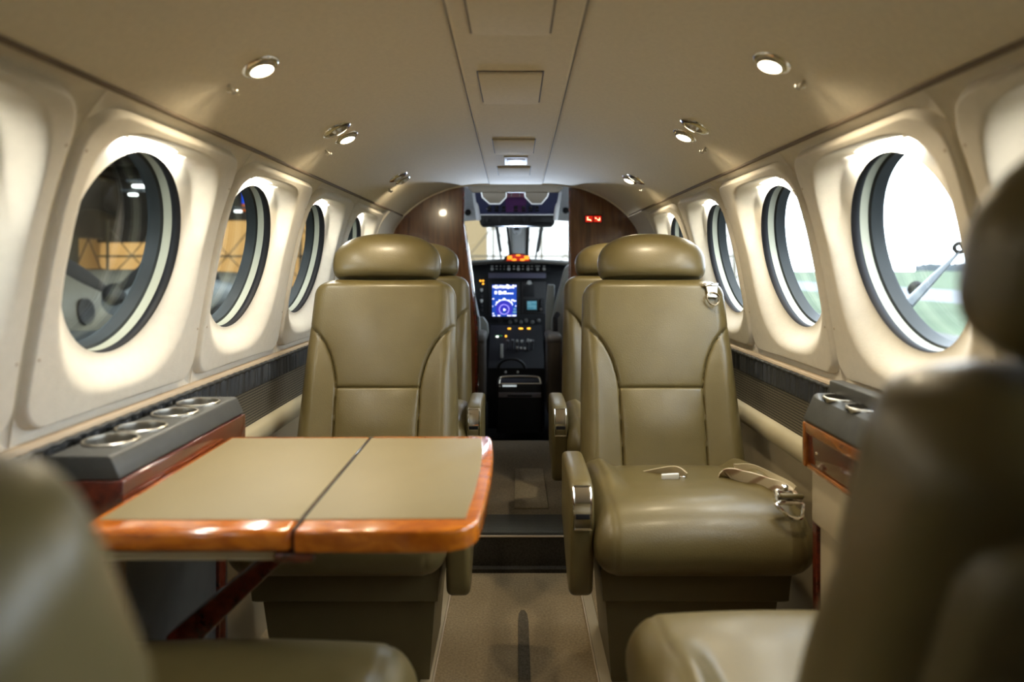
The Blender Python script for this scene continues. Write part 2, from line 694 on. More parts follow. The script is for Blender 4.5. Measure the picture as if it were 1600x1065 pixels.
for sx, W in ((-1, WL), (1, WR)):
    for k in (1, 2, 3, 4, 5):
        for (y, v) in ((BOUNDS[k] + .022, .15), (BOUNDS[k + 1] - .022, .15), (BOUNDS[k] + .022, -.15), (BOUNDS[k + 1] - .022, -.15)):
            p, tg, n = wall_pt(SCN - v)
            q = p - n * .0082
            bm = BM()
            lathe(bm, [(0, .0008), (.0022, .0006), (.003, -.001)], (sx * q.x, y, H + q.y), (-sx * n.x, 0, -n.y), 12)
            obj('panel_screw', bm, rimtan, W)
nwin = 0
for sx in (-1, 1):
    nrm = Vector((sx * ncen.x, 0, ncen.y))
    for k, yc in enumerate(WINS):
        nwin += 1
        c = win_plane(0, 0, 0, yc, sx)
        bm = BM()
        lathe(bm, [(RW + .003, .006), (RW + .0035, .014), (RW + .003, .036), (RW + .010, .036), (RW + .010, .006)], c, nrm, 96, closed=True)
        w = struct(f'window_{nwin}', bm, cream)
        bm = BM()
        prof = [(RW + .0070 + .0078 * math.cos(a), .011 + .0105 * math.sin(a)) for a in [2 * pi * i / 10 for i in range(10)]]
        lathe(bm, prof, c, nrm, 96, closed=True)
        obj('gasket', bm, black, w)
        bm = BM()
        lathe(bm, [(RW + .004, .036), (RW - .001, .040), (RW - .003, .064), (RW + .010, .064), (RW + .010, .036)], c, nrm, 96, closed=True)
        obj('pane_seat', bm, darkring, w)
        bm = BM()
        lathe(bm, [(0, .058), (RW, .058), (RW, .061), (0, .061)], c, nrm, 64)
        obj('pane', bm, winglass if sx < 0 else winglassR, w)
        # small lamp tucked under the lip above the window
        bm = BM()
        a = win_plane(0, RW + .018, -.006, yc, sx)
        box(bm, a, (.006, .36, .005), .002)
        obj('lip_lamp', bm, stripm, w)
        ld = bpy.data.lights.new('window_wash', 'AREA')
        ld.shape = 'RECTANGLE'
        ld.size = .37
        ld.size_y = .012
        ld.energy = 1.9 if k > 0 else .4
        ld.color = (1, .97, .85)
        lo = link(bpy.data.objects.new('window_wash', ld))
        lo.location = win_plane(0, RW + .012, -.006, yc, sx)
        dn = (win_plane(0, -.20, .012, yc, sx) - lo.location).normalized()
        lo.rotation_euler = (-dn).to_track_quat('Z', 'X').to_euler()
        R3 = frame_from(-dn, (1, 0, 0))
        # x axis along the cabin
        zz = -dn
        xx = Vector((0, 1, 0))
        yy = zz.cross(xx).normalized()
        lo.rotation_euler = Matrix((xx, yy, zz)).transposed().to_euler()

# headliner
bm = BM()
prof = [Vector((-p.x, p.y)) for p in CEIL[::-1]] + CEIL[1:]
ysl = [YB + (YF - YB) * i / 10 for i in range(11)]
loft(bm, [[(p.x, y, H + p.y) for p in prof] for y in ysl], cap=False, closed=False)
struct('ceiling', bm, headliner, angle=60)


def strip_hw(y):
    return .107 + (y - 1.07) * .0092


bm = BM()
loops = []
for y in [YB, 0, 1, 2, 3.40]:
    w = strip_hw(y)
    zt = H + .3995
    loops.append([(-w, y, zt), (-w, y, zt - .004), (-w + .005, y, zt - .0065), (w - .005, y, zt - .0065), (w, y, zt - .004), (w, y, zt)])
loft(bm, loops)
t1 = struct('trim_1', bm, striphead, angle=20)
for sx in (-1, 1):
    bm = BM()
    tube(bm, [(sx * (strip_hw(YB) + .001), YB, H + .3975), (sx * (strip_hw(3.4) + .001), 3.4, H + .3975)], .0022, 6)
    obj('edge_gap', bm, groovem, t1)
for i, sx in enumerate((-1, 1)):
    bm = BM()
    for y in (YB, YF):
        pass
    tube(bm, [(sx * .5525, YB, H + .2435), (sx * .5525, YF, H + .2435)], .0045, 10)
    struct(f'trim_{2 + i}', bm, pm('seam_brown', (.16, .12, .08), .8) if i == 0 else MATS['seam_brown'])

# ceiling hatches
zt = H + .3995 - .0065
for (px0, px1, py0, py1, lab) in (
        (730, 868, -60, 45, 'widest padded ceiling cover, nearest the top edge of the cabin view'),
        (750, 850, 105, 155, 'square padded ceiling cover between the two nearest lit reading lamps'),
        (772, 838, 213, 236, 'thin oblong ceiling cover just aft of the small framed ceiling plate'),
        (778, 832, 257, 271, 'small oblong ceiling cover closest to the cockpit opening')):
    ya, yb = .40 * F / (CY - py0), .40 * F / (CY - py1)
    ym = (ya + yb) / 2
    w = (px1 - px0) / F * (.40 * F / (CY - (py0 + py1) / 2))
    w = .137 if w > .12 else w
    xm = ((px0 + px1) / 2 - 808) / F * ym
    t = thing('ceiling_cover', lab, 'ceiling panel', (xm, ym, zt), 'oxygen mask covers along the ceiling strip')
    bm = BM()
    box(bm, (xm, ym, zt - .0003), (w, yb - ya, .0012))
    obj('gasket', bm, groovem, t)
    bm = BM()
    box(bm, (xm, ym, zt - .003), (w - .007, yb - ya - .009, .006), .0018)
    obj('cover', bm, striphead, t)
ya, yb = .40 * F / (CY - 241), .40 * F / (CY - 253)
t = thing('ceiling_plate', 'pinkish framed plate between two oblong ceiling covers', 'ceiling plate', (0, (ya + yb) / 2, zt))
bm = BM()
box(bm, (0, (ya + yb) / 2, zt - .002), (.086, yb - ya, .004), .0015)
obj('frame', bm, whitep, t)
bm = BM()
box(bm, (0, (ya + yb) / 2, zt - .0045), (.066, (yb - ya) * .62, .003), .001)
obj('insert', bm, pm('pinkish_plate', (.42, .33, .30), .5), t)

# ------------------------------------------------------------------ lower side walls
for sx, W in ((-1, WL), (1, WR)):
    X = lambda v: sx * v
    bm = BM()
    tube(bm, [(X(.684), YB, H - .256), (X(.684), YF, H - .256)], .009, 10)
    o = obj('sill_rail', bm, rimtan, W)
    bm = BM()
    rows = []
    ny = 900
    ph = [random.random() * 6 for _ in range(6)]
    for i in range(ny + 1):
        y = .2 + 3.2 * i / ny
        amp = .0032 * math.sin(y * 330 + 2.5 * math.sin(y * 23 + ph[0]) + ph[1]) + .002 * math.sin(y * 190 + 2 * math.sin(y * 31 + ph[2])) + .0012 * math.sin(y * 611 + ph[3])
        rows.append([(X(.676 + (amp if 0 < j < 7 else amp * .6)), y, H - .262 - .052 * j / 7 + (.0018 * math.sin(y * 300 + ph[4]) if j == 0 else 0)) for j in range(8)])
    loft(bm, rows, cap=False, closed=False)
    tube(bm, [(X(.676), .2 + 3.2 * i / 300, H - .262 + .0015 * math.sin(i * 1.9)) for i in range(301)], .0045, 8)
    obj('ruched_pocket', bm, pocketm, W, angle=80)
    bm = BM()
    loft(bm, [[(X(.679), y, H - .310), (X(.6815), y, H - .36), (X(.683), y, H - .42)] for y in (YB, YF)], cap=False, closed=False)
    obj('mesh_band', bm, meshm, W)
    bm = BM()
    pr = catmull([(.690, -.408), (.676, -.410), (.664, -.419), (.659, -.436), (.662, -.454), (.672, -.464), (.690, -.467)], 5)
    loft(bm, [[(X(p.x), y, H + p.y) for p in pr] for y in (YB, YF)])
    obj('side_ledge', bm, ledgem, W)
    bm = BM()
    loft(bm, [[(X(.684), y, H - .46), (X(.684), y, H - .72), (X(.672), y, H - .86), (X(.66), y, 0.)] for y in (YB, YF)], cap=False, closed=False)
    obj('lower_panel', bm, sidem, W)

# floor
bm = BM()
loft(bm, [[(-.67, y, 0), (-.192, y, 0), (.192, y, 0), (.67, y, 0)] for y in (YB, 0, 1, 2, 2.24)], cap=False, closed=False)
struct('floor', bm, carpet)
for i, sx in enumerate((-1, 1)):
    bm = BM()
    box(bm, (sx * .207, .49, .003), (.028, 3.46, .006), .002)
    struct(f'trim_{4 + i}', bm, sidem)
    bm = BM()
    box(bm, (sx * .1905, .49, .004), (.004, 3.46, .007), .0015)
    struct(f'trim_{6 + i}', bm, rimtan)
# narrow strip along the middle of the aisle, darker than the carpet
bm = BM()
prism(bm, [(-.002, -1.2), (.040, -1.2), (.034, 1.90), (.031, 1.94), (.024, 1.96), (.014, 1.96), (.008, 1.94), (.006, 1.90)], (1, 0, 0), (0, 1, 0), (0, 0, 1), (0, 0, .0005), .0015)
o = tag(obj('aisle_dark_strip', bm, pm('strip_dark', (.10, .085, .062), .95, var=.3, vscale=200, bump=1, bscale=600, spec=.1)),
        'narrow dark strip along the middle of the aisle floor', 'carpet strip')
# step
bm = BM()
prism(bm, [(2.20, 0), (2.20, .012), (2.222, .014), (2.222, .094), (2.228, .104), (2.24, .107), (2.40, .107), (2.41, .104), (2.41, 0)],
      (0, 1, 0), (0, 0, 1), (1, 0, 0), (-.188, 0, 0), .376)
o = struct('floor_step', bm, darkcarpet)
bm = BM()
box(bm, (0, 2.325, .1085), (.372, .165, .005), .002)
for i in range(16):
    box(bm, (0, 2.25 + i * .010, .1112), (.36, .004, .002), .0008)
obj('tread', bm, treadm, o)
bm = BM()
tube(bm, [(-.187, 2.224, .1055), (.187, 2.224, .1055)], .0035, 8)
obj('nosing', bm, rimtan, o)
bm = BM()
loft(bm, [[(-.188, y, .104), (.188, y, .104)] for y in (2.40, 3.0, YF)], cap=False, closed=False)
struct('floor_forward', bm, carpet2)
bm = BM()
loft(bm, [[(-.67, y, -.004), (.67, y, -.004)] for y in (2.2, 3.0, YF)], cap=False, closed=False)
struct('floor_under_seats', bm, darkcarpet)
bm = BM()
box(bm, (.055, 2.72, .1065), (.12, .48, .005), .002)
obj('floor_mat', bm, pm('mat_tan', (.33, .28, .20), .95, var=.2, vscale=160, bump=1, bscale=500, spec=.1))
tag(bpy.data.objects['floor_mat'], 'lighter tan floor mat on the raised aisle beyond the step', 'floor mat')

# aft wall behind the camera
bm = BM()
sec = [(-.66, 0.), (.66, 0.), (.684, .24), (.684, .50)] + [(p.x, H + p.y) for p in WALL[::-1]] + [(p.x, H + p.y) for p in CEIL[::-1]]
sec = sec + [(-x, z) for x, z in sec[::-1] if x > .001 and z > .01]
vs = [bm.verts.new((x, YB, z)) for x, z in sec]
bm.faces.new(vs)
struct('wall_aft', bm, leather_dk, smooth=False)

# ------------------------------------------------------------------ forward partitions
outer = [(p.x, p.y) for p in CEIL if p.x > .2] + [(p.x, p.y) for p in WALL] + [(.684, -.46), (.684, -.72), (.66, -.96)]
L = [(-x, z) for x, z in outer]
# left partition opening edge follows the slanted glossy edge
left_edge = [(-.262, .392), (-.262, .20), (-.226, -.06), (-.20, -.30), (-.20, -.96)]
pts = left_edge[::-1] + [(x, z) for x, z in L if x < -.27]
bm = BM()
prism(bm, pts, (1, 0, 0), (0, 0, 1), (0, 1, 0), (0, YF - .012, H), .03)
o = struct('wall_forward_left', bm, mahog, smooth=False)
bm = BM()
tube(bm, [(x, YF + .003, H + z) for x, z in left_edge], .011, 10)
obj('edge_trim', bm, redwood, o)
bm = BM()
tube(bm, [(x + .012, YF + .012, H + z) for x, z in left_edge[1:]], .004, 8)
obj('edge_strip', bm, chrome, o)
right_edge = [(.268, .390), (.268, -.20), (.235, -.45), (.235, -.96)]
pts = right_edge[::-1] + [(x, z) for x, z in outer if x > .275]
bm = BM()
prism(bm, pts, (1, 0, 0), (0, 0, 1), (0, 1, 0), (0, YF - .012, H), .03)
o = struct('wall_forward_right', bm, mahog, smooth=False)
bm = BM()
tube(bm, [(x, YF + .003, H + z) for x, z in right_edge], .010, 10)
obj('edge_trim', bm, redwood, o)
# fairing between headliner and the arch
bm = BM()
arc = [Vector((-p.x, p.y)) for p in (CEIL + WALL[1:])[::-1]] + (CEIL + WALL[1:])[1:]
tube(bm, [(p.x * .995, YF - .014, H + p.y - .002) for p in arc if p.y > .0], .0045, 8)
struct('trim_8', bm, headliner)

# lit no smoking / seat belt sign
c = P(927, 342, YF - .02)
t = thing('lighted_sign', 'small red lighted sign with two icons on the wood partition', 'sign', tuple(c))
bm = BM()
box(bm, c, (.088, .008, .038), .003)
obj('housing', bm, cockdark, t)
for sxx in (-1, 1):
    bm = BM()
    box(bm, c + Vector((sxx * .0205, -.004, 0)), (.036, .003, .030), .001)
    obj('red_window', bm, redlit, t)


def bar(bm, a, b, wd, th=.0015):
    a, b = Vector(a), Vector(b)
    d = b - a
    ang = math.atan2(d.z, d.x)
    box(bm, (a + b) / 2, (d.length, th, wd), 0, rot=(0, -ang, 0))


bm = BM()
q = c + Vector((-.0215, -.0062, 0))
bar(bm, q + Vector((-.006, 0, .010)), q + Vector((-.007, 0, -.007)), .0052)
bar(bm, q + Vector((-.003, 0, -.004)), q + Vector((.007, 0, -.004)), .0050)
bar(bm, q + Vector((.006, 0, -.004)), q + Vector((.010, 0, -.010)), .0046)
obj('belt_icon', bm, iconlit, t)
bm = BM()
q = c + Vector((.0205, -.0062, 0))
bar(bm, q + Vector((-.012, 0, .006)), q + Vector((-.005, 0, .001)), .0052)
bar(bm, q + Vector((-.002, 0, -.002)), q + Vector((.009, 0, -.008)), .0050)
bar(bm, q + Vector((.009, 0, -.008)), q + Vector((.010, 0, .007)), .0040)
obj('cigarette_icon', bm, iconlit, t)

# ------------------------------------------------------------------ ceiling lamps and vents


def ceil_at(x):
    ax = abs(x)
    for a, b in zip(CEIL, CEIL[1:]):
        if a.x <= ax <= b.x:
            t = (ax - a.x) / (b.x - a.x)
            p = a.lerp(b, t)
            tg = (b - a).normalized()
            n = Vector((tg.y, -tg.x))
            if n.y > 0:
                n = -n
            s = 1 if x >= 0 else -1
            return p.y, Vector((n.x * s, 0, n.y))


def reading_light(x, y, label, power, on=True, fwd=False):
    z, n = ceil_at(x)
    s = 1 if x > 0 else -1
    c = Vector((x, y, H + z))
    t = thing('reading_light', label, 'reading light', tuple(c), 'ceiling reading lights')
    bm = BM()
    lathe(bm, [(.0225, .001), (.0235, .0045), (.028, .005), (.032, .003), (.034, 0), (.032, -.003), (.0225, -.003)], c, n, 40, closed=True)
    obj('bezel', bm, chrome, t)
    bm = BM()
    d = (n + Vector((0, .55 if fwd else -.16, -.22))).normalized()
    cc = c + n * .0
    lathe(bm, [(.0185, -.012), (.0225, -.006), (.0235, .004), (.0220, .0085), (.0192, .0095)], cc, d, 40)
    obj('eyeball_housing', bm, steel, t)
    bm = BM()
    lathe(bm, [(0, .0110), (.012, .0104), (.0194, .0086)], cc, d, 40)
    obj('lens', bm, lensm if on else steel, t)
    bm = BM()
    kx = x + s * .052
    kz, kn = ceil_at(kx)
    k = Vector((kx, y - .005, H + kz))
    lathe(bm, [(.0001, .018), (.004, .017), (.0045, .010), (.003, .009), (.003, 0)], k, kn, 14)
    box(bm, k + kn * .012, (.018, .006, .006), .002)
    obj('switch_knob', bm, steel, t)
    if on:
        ld = bpy.data.lights.new('reading_beam', 'SPOT')
        ld.energy = power * (.4 if fwd else 1.)
        ld.color = (1, .83, .56)
        ld.spot_size = math.radians(150)
        ld.spot_blend = .8
        ld.shadow_soft_size = .018
        lo = link(bpy.data.objects.new('reading_beam', ld))
        lo.location = cc + d * .022
        aim = Vector((s * -.04, .7 if fwd else -.10, -1))
        lo.rotation_euler = aim.to_track_quat('-Z', 'Y').to_euler()
    return t


def air_vent(x, y, label):
    z, n = ceil_at(x)
    c = Vector((x, y, H + z))
    t = thing('air_vent', label, 'air vent', tuple(c), 'chrome ceiling air vents')
    bm = BM()
    lathe(bm, [(.021, .001), (.022, .006), (.031, .006), (.037, .003), (.038, 0), (.036, -.003), (.021, -.003)], c, n, 40, closed=True)
    obj('ring', bm, chrome, t)
    bm = BM()
    lathe(bm, [(0, -.001), (.0225, -.001), (.0225, -.004), (0, -.004)], c, n, 32)
    obj('throat', bm, black, t)
    bm = BM()
    lathe(bm, [(0, .010), (.008, .009), (.012, .004), (.013, -.001)], c, n, 24)
    obj('nozzle', bm, steel, t)
    bm = BM()
    tube(bm, [c + n * .004 + Vector((0, -.022, 0)), c + n * .004 + Vector((0, .022, 0))], .002, 6)
    obj('spoke', bm, steel, t)
    return t


PW = 6.2
reading_light(-.43, 1.185, 'large lit reading lamp above the table window, over the table side', PW)
reading_light(.425, 1.17, 'large lit reading lamp above the window beside the dark seat headrest', PW)
reading_light(-.437, 1.815, 'lit reading lamp beside a chrome vent above the table-side seat', PW)
air_vent(-.437, 1.715, 'chrome air vent beside the lit lamp above the table-side seat')
reading_light(.432, 1.80, 'lit reading lamp beside a chrome vent above the seat with the belt', PW)
air_vent(.43, 1.69, 'open chrome air vent beside the lit lamp above the belted seat')
reading_light(-.438, 2.72, 'reading lamp turned towards the dark wood partition, above the farther table-side seat', PW, fwd=True)
air_vent(-.438, 2.62, 'chrome air vent next to the lamp turned towards the wood partition')
reading_light(.437, 2.70, 'farthest lit reading lamp, near the red sign partition', PW)
air_vent(.45, 2.63, 'chrome air vent next to the farthest lit lamp')
# 'reading lamp above the seat at the table, behind the table', PW)
# 'reading lamp above the dark seat beside the aisle', PW)

# ------------------------------------------------------------------ passenger seats
ALPHA = math.radians(16.5)
CA, SA = math.cos(ALPHA), math.sin(ALPHA)


def back_xf(x, w, v):
    return Vector((x, .235 + w * CA + v * SA, .352 + v * CA - w * SA))


SV = [-.1, .270, .302, .350, .40, .446, .492, .60]
SX = [.108, .115, .119, .131, .156, .203, .264, .37]


def xs_of(v):
    return (interp(v - .012, SV, SX) + interp(v, SV, SX) + interp(v + .012, SV, SX)) / 3


def back_g(x, v):
    ax = abs(x)
    xs = xs_of(v)
    sl = (xs_of(v + .004) - xs_of(v - .004)) / .008
    d = (ax - xs) / math.sqrt(1 + sl * sl)
    g = -.0065 * math.exp(-(d / .0026) ** 2)
    if d > 0:
        g += .003 * (1 - math.exp(-d / .006)) + .014 * sstep(d / .07)
    else:
        g += .003 * (1 - math.exp(d / .006)) + .004 * (1 - math.exp(d / .04))
        dh = v - .270
        g += -.005 * math.exp(-(dh / .0026) ** 2)
        g += .004 * (1 - math.exp(-abs(dh) / .02))
        g += .008 * math.exp(-((v - .17) / .07) ** 2) * (1 - math.exp(d / .03))
    return g


def backrest_bm():
    bm = BM()
    L, T = .585, .055
    vs = []
    v = 0.
    while v < L - .04:
        vs.append(v)
        v += .0038
    k = 0
    while k <= 14:
        vs.append(L - .04 + .04 * math.sin(k / 14 * pi / 2))
        k += 1
    loops = []
    NF = 130
    for v in vs:
        hw = .222 - .021 * (v / L) ** 1.3
        a, b = hw, T
        dv = L - v
        if dv < .05:
            a -= .05 * (1 - math.sqrt(max(0, 1 - ((.05 - dv) / .05) ** 2)))
        if dv < .035:
            b -= .035 * (1 - math.sqrt(max(0, 1 - ((.035 - dv) / .035) ** 2)))
        if v < .03:
            kk = math.sqrt(max(0, 1 - ((.03 - v) / .03) ** 2))
            b -= .02 * (1 - kk)
            a -= .02 * (1 - kk)
        r = min(.042, b * .95)
        pts = []
        for i in range(NF + 1):
            x = -(a - r) + 2 * (a - r) * i / NF
            pts.append((x, -b, 1.))
        for i in range(1, 13):
            th = pi / 2 * i / 12
            pts.append((a - r + r * math.sin(th), -(b - r) - r * math.cos(th), max(0, math.cos(th))))
        for i in range(0, 9):
            th = pi / 2 * i / 8
            pts.append((a - r + r * math.cos(th), (b - r) + r * math.sin(th), 0))
        for i in range(1, 20):
            pts.append((a - r - 2 * (a - r) * i / 20, b, 0))
        for i in range(0, 9):
            th = pi / 2 * i / 8
            pts.append((-(a - r) - r * math.sin(th), (b - r) + r * math.cos(th), 0))
        for i in range(0, 12):
            th = pi / 2 * i / 12
            pts.append((-(a - r) - r * math.cos(th), -(b - r) - r * math.sin(th), max(0, math.sin(th))))
        topw = sstep(dv / .03)
        loops.append([back_xf(x, w - back_g(x, v) * nf * topw, v) for x, w, nf in pts])
    loft(bm, loops)
    return bm


def backshell_bm():
    bm = BM()
    L = .575
    loops = []
    for i in range(41):
        v = -.02 + L * i / 40
        hw = .209 - .022 * max(0, v / L) ** 1.3
        b = .034
        dv = L - .02 - v
        if dv < .05:
            kk = math.sqrt(max(0, 1 - ((.05 - dv) / .05) ** 2))
            hw -= .05 * (1 - kk)
            b = .012 + (b - .012) * kk
        n = 40
        loops.append([back_xf(hw * math.copysign(abs(math.cos(2 * pi * j / n)) ** .35, math.cos(2 * pi * j / n)),
                              .052 + b * math.copysign(abs(math.sin(2 * pi * j / n)) ** .5, math.sin(2 * pi * j / n)), v) for j in range(n)])
    return loft(bm, loops)


def headrest_bm():
    bm = BM()
    HH = .136
    loops = []
    N = 30
    for i in range(N + 1):
        h = HH * (.5 - .5 * math.cos(pi * i / N))
        if h < .048:
            k = sstep(h / .03) ** .5 if h > 0 else 0
            q = math.sqrt(max(0, 1 - ((.048 - h) / .048) ** 3))
            a = .136 + .021 * q
            b = .040 + .022 * q
        else:
            t = (h - .048) / (HH - .048)
            a = .157 * (max(0, 1 - t ** 2.25)) ** (1 / 2.25)
            b = .062 * (max(0, 1 - t ** 2.3)) ** (1 / 2.3)
        a = max(a, .002)
        b = max(b, .002)
        n = 72
        pts = []
        for j in range(n):
            th = 2 * pi * j / n
            c, s = math.cos(th), math.sin(th)
            pts.append(back_xf(a * math.copysign(abs(c) ** .72, c), -.012 + b * math.copysign(abs(s) ** .72, s), .590 + h))
        loops.append(pts)
    return loft(bm, loops)


def cushion_bm():
    bm = BM()
    prof = catmull([(.212, .428), (.16, .437), (.08, .4445), (0, .4485), (-.07, .4500), (-.13, .4500)], 6)
    for k in range(1, 37):
        a = pi / 2 + pi * k / 36
        prof.append(Vector((-.13 + .108 * math.cos(a), .3725 + .0775 * math.sin(a))))
    prof += catmull([(-.125, .295), (0, .295), (.12, .295), (.205, .298), (.226, .32), (.230, .37), (.226, .41)], 6)
    yc, zc = -.01, .3725
    loops = []
    xs = []
    n = 110
    W = .232
    for i in range(n + 1):
        t = -1 + 2 * i / n
        xs.append(W * (abs(t) ** .75) * (1 if t >= 0 else -1) if False else W * math.sin(t * pi / 2) * .35 + W * t * .65)
    xs[0] = -W
    xs[-1] = W
    for x in xs:
        ax = abs(x)
        R = .055
        e = 0.
        if ax > W - R:
            e = R * (1 - math.sqrt(max(0, 1 - ((ax - (W - R)) / R) ** 2)))
        e += .0013 * math.exp(-((ax - .192) / .0038) ** 2)
        lp = []
        for p in prof:
            dy, dz = p.x - yc, p.y - zc
            ky = (.235 - e) / .235
            kz = (.078 - e) / .078
            z = zc + dz * max(kz, .08)
            if dz > 0:
                z += (dz / .078) * (.012 * (1 - (ax / W) ** 2) + (.030 * sstep((ax - .135) / .045) - .009) * sstep((p.x + .11) / .12))
            lp.append((x, yc + dy * max(ky, .1), z))
        loops.append(lp)
    return loft(bm, loops)


def seat_base_parts(t):
    bm = BM()
    loft(bm, [[(sx * (.205 + f), y, z) for sx, y in ((-1, -.115 - f), (1, -.115 - f), (1, .20), (-1, .20))] for z, f in ((.215, -.006), (.22, 0), (.25, .002), (.292, .006), (.296, .004))])
    obj('upper_shroud', bm, leather_dk, t, world=False)
    bm = BM()
    loft(bm, [[(sx * hw, y, z) for sx, y in ((-1, y0), (1, y0), (1, .20), (-1, .20))] for z, hw, y0 in ((0.001, .178, -.045), (.03, .180, -.05), (.205, .195, -.075), (.218, .195, -.075))])
    obj('pedestal', bm, leather_dk, t, world=False)


def armrest_parts(t):
    """Armrest modelled at x=0; its object is shifted to the aisle side."""
    bm = BM()
    W = .052
    side = [(.12, .492), (-.03, .497), (-.125, .492), (-.152, .480), (-.168, .450), (-.173, .404), (-.160, .320), (-.142, .252), (-.115, .236), (-.07, .242), (.12, .33)]
    side = [tuple(p) for p in catmull(side[:10], 4)] + [side[10]]
    tb = BM()
    prism(tb, side, (0, 1, 0), (0, 0, 1), (1, 0, 0), (-W / 2, 0, 0), W, .013, 4)
    merge(bm, tb)
    a = obj('armrest', bm, leather, t, world=False, angle=45)
    bm = BM()
    face = [(-.150, .484), (-.163, .470), (-.172, .450), (-.1765, .425), (-.178, .402)]
    loft(bm, [[(-.017, y - .002, z), (.017, y - .002, z), (.019, y, z), (.017, y + .006, z), (-.017, y + .006, z), (-.019, y, z)] for y, z in face])
    ash = obj('ashtray', bm, chrome, a, world=False, angle=25)
    bm = BM()
    box(bm, (0, -.1782, .428), (.030, .004, .011), .001)
    obj('ashtray_slot', bm, black, ash if False else a, world=False)
    bm = BM()
    for xx in (-.0185, .0185):
        tube(bm, [(xx, y - .002, z) for y, z in face], .0022, 8)
    tube(bm, [(-.0185, -.180, .402), (.0185, -.180, .402)], .0022, 8)
    tube(bm, [(-.0185, -.152, .485), (.0185, -.152, .485)], .0022, 8)
    obj('ashtray_rim', bm, chrome, a, world=False)
    return a


def make_seat(label):
    t = thing('passenger_seat', label, 'aircraft seat', (0, 0, 0), 'tan leather cabin seats')
    obj('backrest', backrest_bm(), leather, t, world=False, angle=60)
    obj('back_shell', backshell_bm(), leather_dk, t, world=False, angle=50)
    obj('headrest', headrest_bm(), leather, t, world=False, angle=60)
    obj('cushion', cushion_bm(), leather, t, world=False, angle=60)
    seat_base_parts(t)
    armrest_parts(t)
    return t


def place_seat(t, x, y, rz, arm_x, arm_dz=0., dz=0., cush=0., rec=0., hrec=None):
    t.location = (x, y, dz)
    t.rotation_euler = (0, 0, rz)
    for c in t.children:
        if c.name.split('.')[0] == 'armrest':
            c.location = (arm_x, 0, arm_dz)
        if c.name.split('.')[0] == 'cushion':
            c.location = (0, cush, 0)
        if rec and c.name.split('.')[0] in ('backrest', 'back_shell', 'headrest'):
            R = Matrix.Rotation(-math.radians(hrec if hrec is not None and c.name.startswith('headrest') else rec), 3, 'X')
            pv = Vector((0, .235, .36))
            c.location = pv - R @ pv
            c.rotation_euler = R.to_euler()
    return t


seat0 = make_seat('tan leather seat facing the table with its lap belt lying on the cushion')
S2 = dup(seat0, 'tan leather seat behind the folding table, facing it beside the cup holder console')
S3 = dup(seat0, 'tan leather seat half hidden behind the seat with the belt, near the red sign')
S4 = dup(seat0, 'tan leather seat half hidden behind the table-side seat, by the dark partition')
S5 = dup(seat0, 'large blurred seat with a dark headrest covering the clear round window')
S6 = dup(seat0, 'blurred seat back with a blue sheen, close to the near corner of the table')
seat0['label'] = 'tan leather seat with its belt and buckle lying loose on the cushion'
place_seat(seat0, .398, 1.67, 0, -.256)
place_seat(S2, -.378, 1.67, 0, .252)
place_seat(S3, .40, 2.49, 0, -.253)
place_seat(S4, -.392, 2.49, 0, .253)
place_seat(S5, .395, .785, pi, .248, -.13, cush=-.075, rec=4, hrec=2)
place_seat(S6, -.366, .72, pi, -.248, -.16, cush=-.06, rec=10)

# shoulder belt guide on the near belted seat (local coordinates of that seat)
bm = BM()
q = back_xf(.158, -.0735, .535)
nrm = Vector((0, -CA, SA))
box(bm, back_xf(.152, -.073, .556), (.046, .010, .010), .003, rot=(-ALPHA, 0, 0))
g = obj('belt_guide', bm, chrome, seat0, world=False)
bm = BM()
pr = [(-.017, .012), (.017, .012), (.013, -.022), (-.013, -.022)]
prism(bm, pr, (1, 0, 0), (0, SA, CA), (0, -CA, SA), back_xf(.156, -.068, .540), .008, .002)
obj('guide_plate', bm, steel, g, world=False)
bm = BM()
loop = []
for i in range(24):
    a = 2 * pi * i / 24
    xx = .018 * math.cos(a) * (1 if math.sin(a) > 0 else .9)
    vv = .018 * math.sin(a)
    loop.append(back_xf(.156 + xx, -.078, .514 + vv))
tube(bm, loop, .003, 8, closed=True)
obj('guide_ring', bm, chrome, g, world=False)


def ribbon(bm, pts, wdir, w, th=.0022):
    """A flat strap along pts; wdir is a direction or a list of directions across it."""
    loops = []
    n = len(pts)
    for i, p in enumerate(pts):
        p = Vector(p)
        d = (Vector(pts[min(n - 1, i + 1)]) - Vector(pts[max(0, i - 1)])).normalized()
        wd = Vector(wdir[i] if isinstance(wdir, list) else wdir).normalized()
        wd = (wd - d * wd.dot(d)).normalized()
        nn = d.cross(wd)
        loops.append([p + wd * w / 2 + nn * th / 2, p - wd * w / 2 + nn * th / 2, p - wd * w / 2 - nn * th / 2, p + wd * w / 2 - nn * th / 2])
    return loft(bm, loops)


so = Vector((.398, 1.67, 0))
# lap strap from the aisle side with its pale tag
bm = BM()
pts = catmull([P(968, 752, 1.83) - so, P(985, 747, 1.80) - so, P(1015, 741, 1.76) - so, P(1048, 735, 1.72) - so, P(1062, 737, 1.70) - so, P(1072, 745, 1.685) - so], 5)
ribbon(bm, pts, (.15, -.5, .85), .024, .004)
sb = obj('lap_strap', bm, beltm, seat0, world=False)
bm = BM()
box(bm, P(1047, 745, 1.68) - so, (.042, .006, .018), .002, rot=(.25, -.05, 0))
obj('strap_tag', bm, pm('tag_white', (.78, .78, .74), .5), sb, world=False)
bm = BM()
box(bm, P(1066, 747, 1.68) - so, (.014, .008, .012), .002)
obj('strap_tongue', bm, chrome, sb, world=False)
